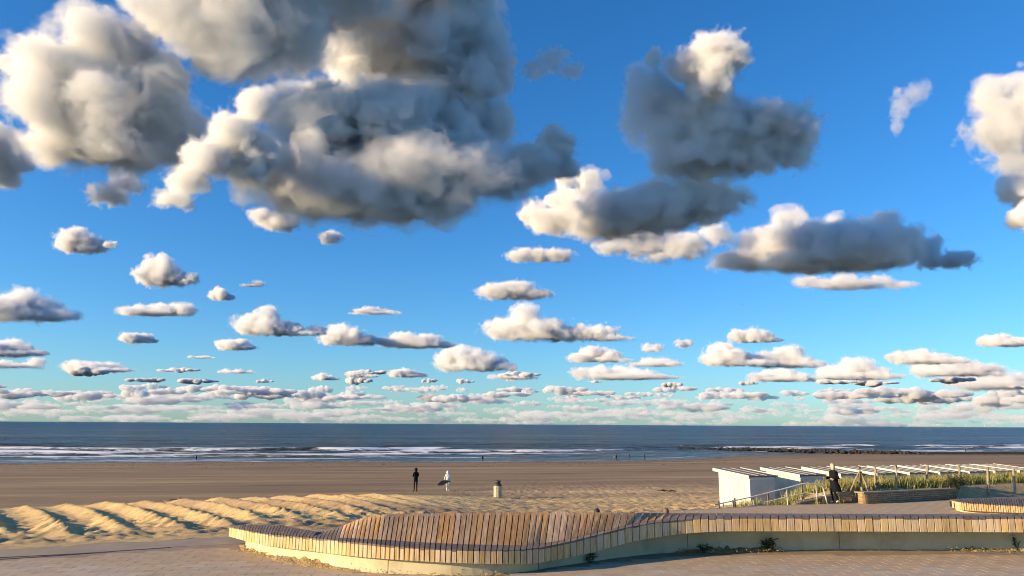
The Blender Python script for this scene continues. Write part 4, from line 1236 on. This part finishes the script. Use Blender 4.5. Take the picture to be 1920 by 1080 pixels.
# the large clouds, lump by lump: x, y, half width, half height, distance
BIG = [
 ('huge billowing cloud at upper left, its left side sunlit', dict(density=9, thr=.40), [(110,140,80,70,3100),(200,90,85,60,3100),(80,190,60,55,3080),(215,190,125,90,3120),(180,262,125,58,3120),(300,250,85,75,3150),(350,290,55,45,3200),(290,150,60,60,3150)]),
 ('bright cream cloud cut by the upper frame edge left of centre', dict(density=6, thr=.38, flat=1.0), [(350,30,70,70,2900),(450,50,95,85,2900),(550,30,90,80,2950),(430,105,95,45,2900),(620,-40,140,80,3000),(420,-60,120,70,2900),(550,90,80,45,2950)]),
 ('dark slate cloud at the top, above the largest grey cloud', dict(density=7, thr=.40, flat=.8), [(700,90,110,65,3300),(800,70,110,80,3300),(780,-30,150,80,3300),(660,110,80,50,3250),(870,50,80,80,3350),(920,110,50,90,3400),(870,-30,80,60,3350)]),
 ('blue grey right flank between the slate cloud and the largest grey cloud', dict(density=5, thr=.43), [(890,150,60,60,3250),(860,220,80,70,3250),(930,230,45,50,3250),(800,190,70,50,3200)]),
 ('ragged white left face of the largest grey cloud', dict(density=9, thr=.41), [(480,200,42,34,2600),(440,245,48,38,2600),(395,295,50,38,2600),(350,340,40,30,2620),(325,375,42,22,2620),(470,300,60,50,2650)]),
 ('largest grey cloud left of centre with a wide dark base', dict(density=9, thr=.39), [(520,320,110,70,2950),(600,230,110,80,3050),(720,250,130,90,3100),(640,360,170,60,2950),(780,340,170,80,3000),(900,330,110,58,3050),(720,405,130,30,2950),(990,315,80,42,3100),(840,290,90,60,3100)]),
 ('dark ragged tail at the right end of the largest grey cloud', dict(density=5, thr=.45), [(1040,280,44,38,3150),(1000,305,44,34,3150),(1060,315,34,22,3150)]),
 ('bright white cap of the tall cloud right of centre', dict(density=10, thr=.40), [(1345,105,60,44,3350),(1290,125,38,36,3350),(1330,155,50,45,3350),(1225,110,18,22,3400)]),
 ('dark body of the tall cloud right of centre', dict(density=7, thr=.41), [(1230,200,65,75,3550),(1300,240,115,80,3550),(1400,260,95,68,3550),(1320,305,120,40,3500),(1195,160,30,44,3550)]),
 ('dark ragged right flank of the tall white capped cloud', dict(density=4, thr=.47), [(1460,270,55,50,3600),(1500,245,42,50,3600),(1495,290,40,38,3600)]),
 ('grey cloud with a small bright left shoulder below the tall cloud', dict(density=9, thr=.40), [(1105,345,34,34,3900),(1070,385,46,36,3850),(1040,415,62,26,3800),(1150,400,110,46,3650),(1250,385,100,50,3550),(1330,380,80,40,3550),(1160,430,110,24,3650)]),
 ('dark thin wisp on the left end of the cloud with the bright shoulder', dict(density=3, thr=.47), [(1000,400,36,28,3900),(1060,340,26,24,3900)]),
 ('long flat dark cloud right of centre with three white knobs on top', dict(density=10, thr=.39), [(1484,410,36,26,4500),(1565,412,20,16,4500),(1655,418,36,22,4500),(1430,460,64,36,4400),(1500,455,80,46,4300),(1590,460,90,46,4250),(1670,460,66,46,4250),(1400,488,75,22,4350),(1560,488,150,20,4300)]),
 ('shredded dark wisps trailing right of the long flat dark cloud', dict(density=3.4, thr=.50), [(1740,470,30,30,4700),(1790,488,42,18,4700),(1745,492,28,16,4700)]),
 ('pale pinkish cloud strip under the cloud with the bright shoulder', dict(density=3.4, thr=.42), [(1150,462,46,18,5200),(1210,455,60,32,5200),(1280,460,60,32,5200),(1340,440,36,26,5200),(1250,485,60,12,5200)]),
 ('dark grey cloud cut by the right frame edge', dict(density=3.4, thr=.44), [(1870,180,50,38,3000),(1900,150,26,22,3000),(1890,250,64,54,3000),(1940,200,60,70,3000),(1900,300,38,36,3000)]),
 ('small dark cloud at the right edge below the larger one', dict(density=7, thr=.40), [(1905,350,30,28,4250),(1945,355,38,38,4250)]),
 ('small cream cloud at the right edge, lowest of the three there', dict(density=8, thr=.39), [(1912,412,20,22,4100),(1940,405,28,30,4100)]),
 ('dark cloud cut by the left frame edge', dict(density=7, thr=.42), [(10,290,36,44,3500),(-30,280,50,60,3500),(15,335,24,28,3500)]),
 ('faint dark wisp alone in the blue at top centre', dict(density=1.3, thr=.44), [(1035,112,34,27,3400),(1070,132,30,18,3400),(1005,130,32,18,3400)]),
 ('faint dark comma shaped wisp in the blue at upper right', dict(density=.45, thr=.42), [(1715,175,30,20,2700),(1690,200,20,30,2700),(1683,235,12,22,2700)]),
 ('thin white wisp left of the huge billowing cloud', dict(density=2.6, thr=.46), [(14,118,20,20,3300),(55,85,14,20,3300),(62,110,16,18,3300)]),
 ('dark smudge hanging under the huge billowing cloud', dict(density=2.6, thr=.45), [(205,365,40,24,3500),(235,345,32,24,3500)]),
 ('small bright knob under the base of the largest grey cloud', dict(density=7, thr=.38), [(620,446,24,15,4300),(520,416,44,18,4200),(490,403,24,16,4200)]),
 ('small bright fleck in front of the largest grey cloud', dict(density=2.2, thr=.42), [(695,220,34,34,2900),(640,246,34,16,2900),(700,248,32,20,2900)]),
]
for i, (lab, kw, pf) in enumerate(BIG):
    den_ = kw['density']
    wisp = den_ < 4.5
    o = puff_cloud('cloud', pf, 100 + i, 5.0, kw.get('flat', .34), den_ * 1.15, 2.4 if wisp else 2.0, .75 if wisp else .85, 1, .16 if wisp else .07, .28, 6.5)
    tag(o, lab, 'cloud', 'large clouds overhead')

# smaller clouds further out: x0, x1, y0, y1, lit bulk (0 flat .. 1 heaped), thickness
MID = [
 (118,200,433,473,.8,5,'small white cloud alone under the huge billowing cloud'), (196,218,448,464,.2,2,'dark scrap at the right end of the small white cloud'),
 (258,350,489,536,1,6,'small heaped white cloud alone at left, halfway up'), (335,370,505,534,.3,2.2,'dark scrap at the right side of the small heaped cloud'),
 (394,436,541,563,.8,5,'tiny round white cloud right of the small heaped one'), (222,367,564,592,.5,5,'flat elongated cloud below the small heaped one'),
 (-40,132,552,600,.8,6,'grey and white cloud at the left edge, halfway up'), (448,560,583,629,1,7,'bright heaped cloud left of centre in the lower sky'),
 (535,612,600,630,.4,4.5,'dark tail right of the bright heaped cloud left of centre'), (230,297,622,643,.6,5,'small cloud below the flat elongated one'),
 (405,482,635,656,.6,5,'small cloud below the bright heaped one'), (600,710,612,648,.8,6.5,'left heap of the long cloud pair left of centre'),
 (705,855,619,653,.7,6,'right heap of the long cloud pair left of centre'), (645,760,571,590,.4,2.4,'thin pinkish cloud strip in the middle sky'),
 (906,1030,522,562,.7,3.6,'pale cloud with two knobs in the middle sky'), (927,1090,580,640,1,8,'brightest heaped cloud in the lower middle sky'),
 (1060,1183,600,640,.4,6,'dark right half of the brightest heaped cloud'), (118,250,674,698,.7,6,'low flat heap at left near the horizon'),
 (-40,85,640,668,.7,6,'low cloud at the left edge'), (-40,90,668,690,.4,5,'lower flat cloud at the left edge'),
 (806,980,655,697,.9,6,'low heaped cloud at centre near the horizon'), (1065,1190,652,680,.8,6,'low heaped cloud right of centre'),
 (1175,1282,660,688,.4,5,'low grey cloud beside the low heaped one'), (1058,1285,684,712,.6,6,'lower long cloud right of centre'),
 (1310,1445,648,687,.8,7,'low bright cloud with a flat base at right'), (1420,1550,655,690,.8,6,'low heaped cloud beside the bright flat based one'),
 (1362,1468,617,642,.6,5,'small cloud floating above the bright flat based one'), (1835,1960,628,649,.6,4.5,'small pinkish cloud at the right edge'),
 (1665,1825,655,682,.7,6,'low cloud at far right with a bright left knob'), (1525,1695,677,712,.8,6,'low heaped cloud at right near the horizon'),
 (1700,1900,672,705,.6,5,'grey low cloud at far right'), (1780,1980,690,730,.7,5,'long low cloud at the right edge near the horizon'),
 (1400,1540,690,716,.6,5,'long low cloud under the bright flat based one'), (730,802,688,708,.6,5,'small low cloud left of the centre heap'),
 (650,706,692,708,.7,5,'tiny low white cloud left of centre'), (585,636,699,713,.7,5,'tiny low cloud at the left end of the centre row'),
 (954,1072,455,493,.5,2.2,'pale scrap of cloud left below the bright shoulder cloud'), (1480,1732,508,541,.4,2.4,'thin pale cloud strip under the long flat dark cloud'),
 (450,492,524,538,.2,1.4,'faint dark scrap in the blue at left'), (405,480,688,700,.4,4.5,'thin low cloud at left near the horizon'),
 (348,408,664,672,.2,3.5,'very thin dark streak at left'), (294,332,687,697,.3,4,'tiny dark streak right of the low flat heap'),
 (905,1010,694,712,.4,4.5,'thin grey cloud under the centre heap'), (1205,1240,640,660,.4,2.4,'faint small scrap right of the brightest heap'),
 (1265,1300,630,652,.4,2.2,'faint grey scrap beside the small floating cloud'),
]
for i, (x0_, x1_, y0_, y1_, bulk, den, lab) in enumerate(MID):
    rg = random.Random(500 + i)
    D = dist_of((x0_ + x1_) / 2, y1_)
    w_, h_ = x1_ - x0_, (y1_ - y0_) * 1.25
    y0_ = y1_ - h_
    pf = []
    nb_ = max(3, int(w_ / h_ * 1.6))
    for k in range(nb_):
        t = (k + .5) / nb_
        env = (1 - abs(2 * t - .75) ** 2.2 * .55) if bulk > .5 else .75
        hh_ = h_ * .5 * max(.3, env) * (rg.uniform(.62, .95) if bulk > .45 else rg.uniform(.30, 1.05))
        pf.append((x0_ + w_ * (.1 + .8 * t), y1_ - hh_ * .95, w_ / nb_ * rg.uniform(.75, 1.15), hh_, D * rg.uniform(.99, 1.01)))
    pf.append((x0_ + w_ * rg.uniform(.4, .6), y1_ - h_ * .16, w_ * rg.uniform(.28, .44), h_ * .16, D))
    if bulk > .7:
        c = rg.uniform(.3, .5); pf.append((x0_ + w_ * c, y0_ + h_ * .42, w_ * .2, h_ * .38, D))
    fadef = 1 - .45 * float(sstep(9000, 22000, D))
    o = puff_cloud('cloud', pf, 700 + i, 2.2, .5, den * fadef * 1.15, 2.0 if bulk > .45 else 2.6, .9, 1 if bulk > .75 else 0, .02 if bulk > .45 and den > 3 else .12, .30, 4.0, 2.2)
    tag(o, lab, 'cloud', 'small clouds in the lower sky')

def far_cloud(name, pf, seed, den):
    V, Fc, off = [], [], 0
    iv, jf = ico(2); rg = np.random.RandomState(seed); rs = []
    for x, y, rx, ry, dd in pf:
        s = dd / F_PX; c = CAM + ray(x, y).normalized() * dd
        lump = 1 + .35 * (rg.rand(len(iv), 1) - .5)
        V.append(iv * lump * np.array([rx * s, rx * s, ry * s]) + np.array(c[:])); Fc.append(jf + off); off += len(iv); rs.append(ry * s)
    V = np.concatenate(V); org = np.array([0, pf[0][4], CLOUD_H])
    me = bpy.data.meshes.new(name); me.from_pydata((V - org).tolist(), [], np.concatenate(Fc).tolist())
    ob = bpy.data.objects.new(name, me); ob.location = org; COL.objects.link(ob)
    rm = ob.modifiers.new('r', 'REMESH'); rm.mode = 'VOXEL'; rm.voxel_size = .9 * pf[0][4] / F_PX; rm.adaptivity = 0
    m = bpy.data.materials.new('far_vapour'); m.use_nodes = True
    n, l = m.node_tree.nodes, m.node_tree.links; n.clear()
    v = n.new('ShaderNodeVolumePrincipled'); v.inputs['Color'].default_value = (.982, .986, .995, 1); v.inputs['Density'].default_value = den / float(np.mean(rs))
    o = n.new('ShaderNodeOutputMaterial'); l.new(v.outputs[0], o.inputs['Volume']); m.cycles.homogeneous_volume = True
    JOBS.append((ob, m))
    return ob

# the far field of clouds towards the horizon: one uncountable mass per depth band
cr = random.Random(4)
for band, (ya, yb, n, hmin, hmax, den, D) in enumerate([(694, 720, 24, 6, 11, 2.2, 17000), (726, 748, 100, 8, 15, .75, 27000), (744, 768, 110, 8, 13, .32, 36000), (766, 792, 170, 8, 13, .17, 48000)]):  # lowest band is a thin veil added to whiten the horizon like haze
    V, Fc, off = [], [], 0
    iv, jf = ico(2)
    pf = []
    for k in range(n):
        x = -120 + 2160 * (k + cr.uniform(-1.5, 2.5)) / n
        y = cr.uniform(ya, yb) + (x - 960) * .0057 + 3; h = cr.uniform(hmin, hmax); h = h * cr.uniform(.5, 1.25); w_ = h * cr.uniform(1.6, 5.5)
        dd = D * cr.uniform(.9, 1.12)
        for j in range(7):
            t = (j + .5) / 7
            pf.append((x + w_ * (t - .5 + cr.uniform(-.05, .05)) * 1.6, y - h * cr.uniform(0, .3), w_ * cr.uniform(.16, .30), h * cr.uniform(.32, .68) * (1.15 - abs(t - .4)), dd * cr.uniform(.99, 1.01)))
    o = far_cloud('clouds', pf, 900 + band, den)
    struct(o, 'stuff', ['scattered low clouds near the horizon', 'distant bank of low clouds above the horizon', 'farther bank of low clouds above the horizon', 'faint thin clouds spread as a stand-in for haze just above the horizon'][band])
finish_clouds()
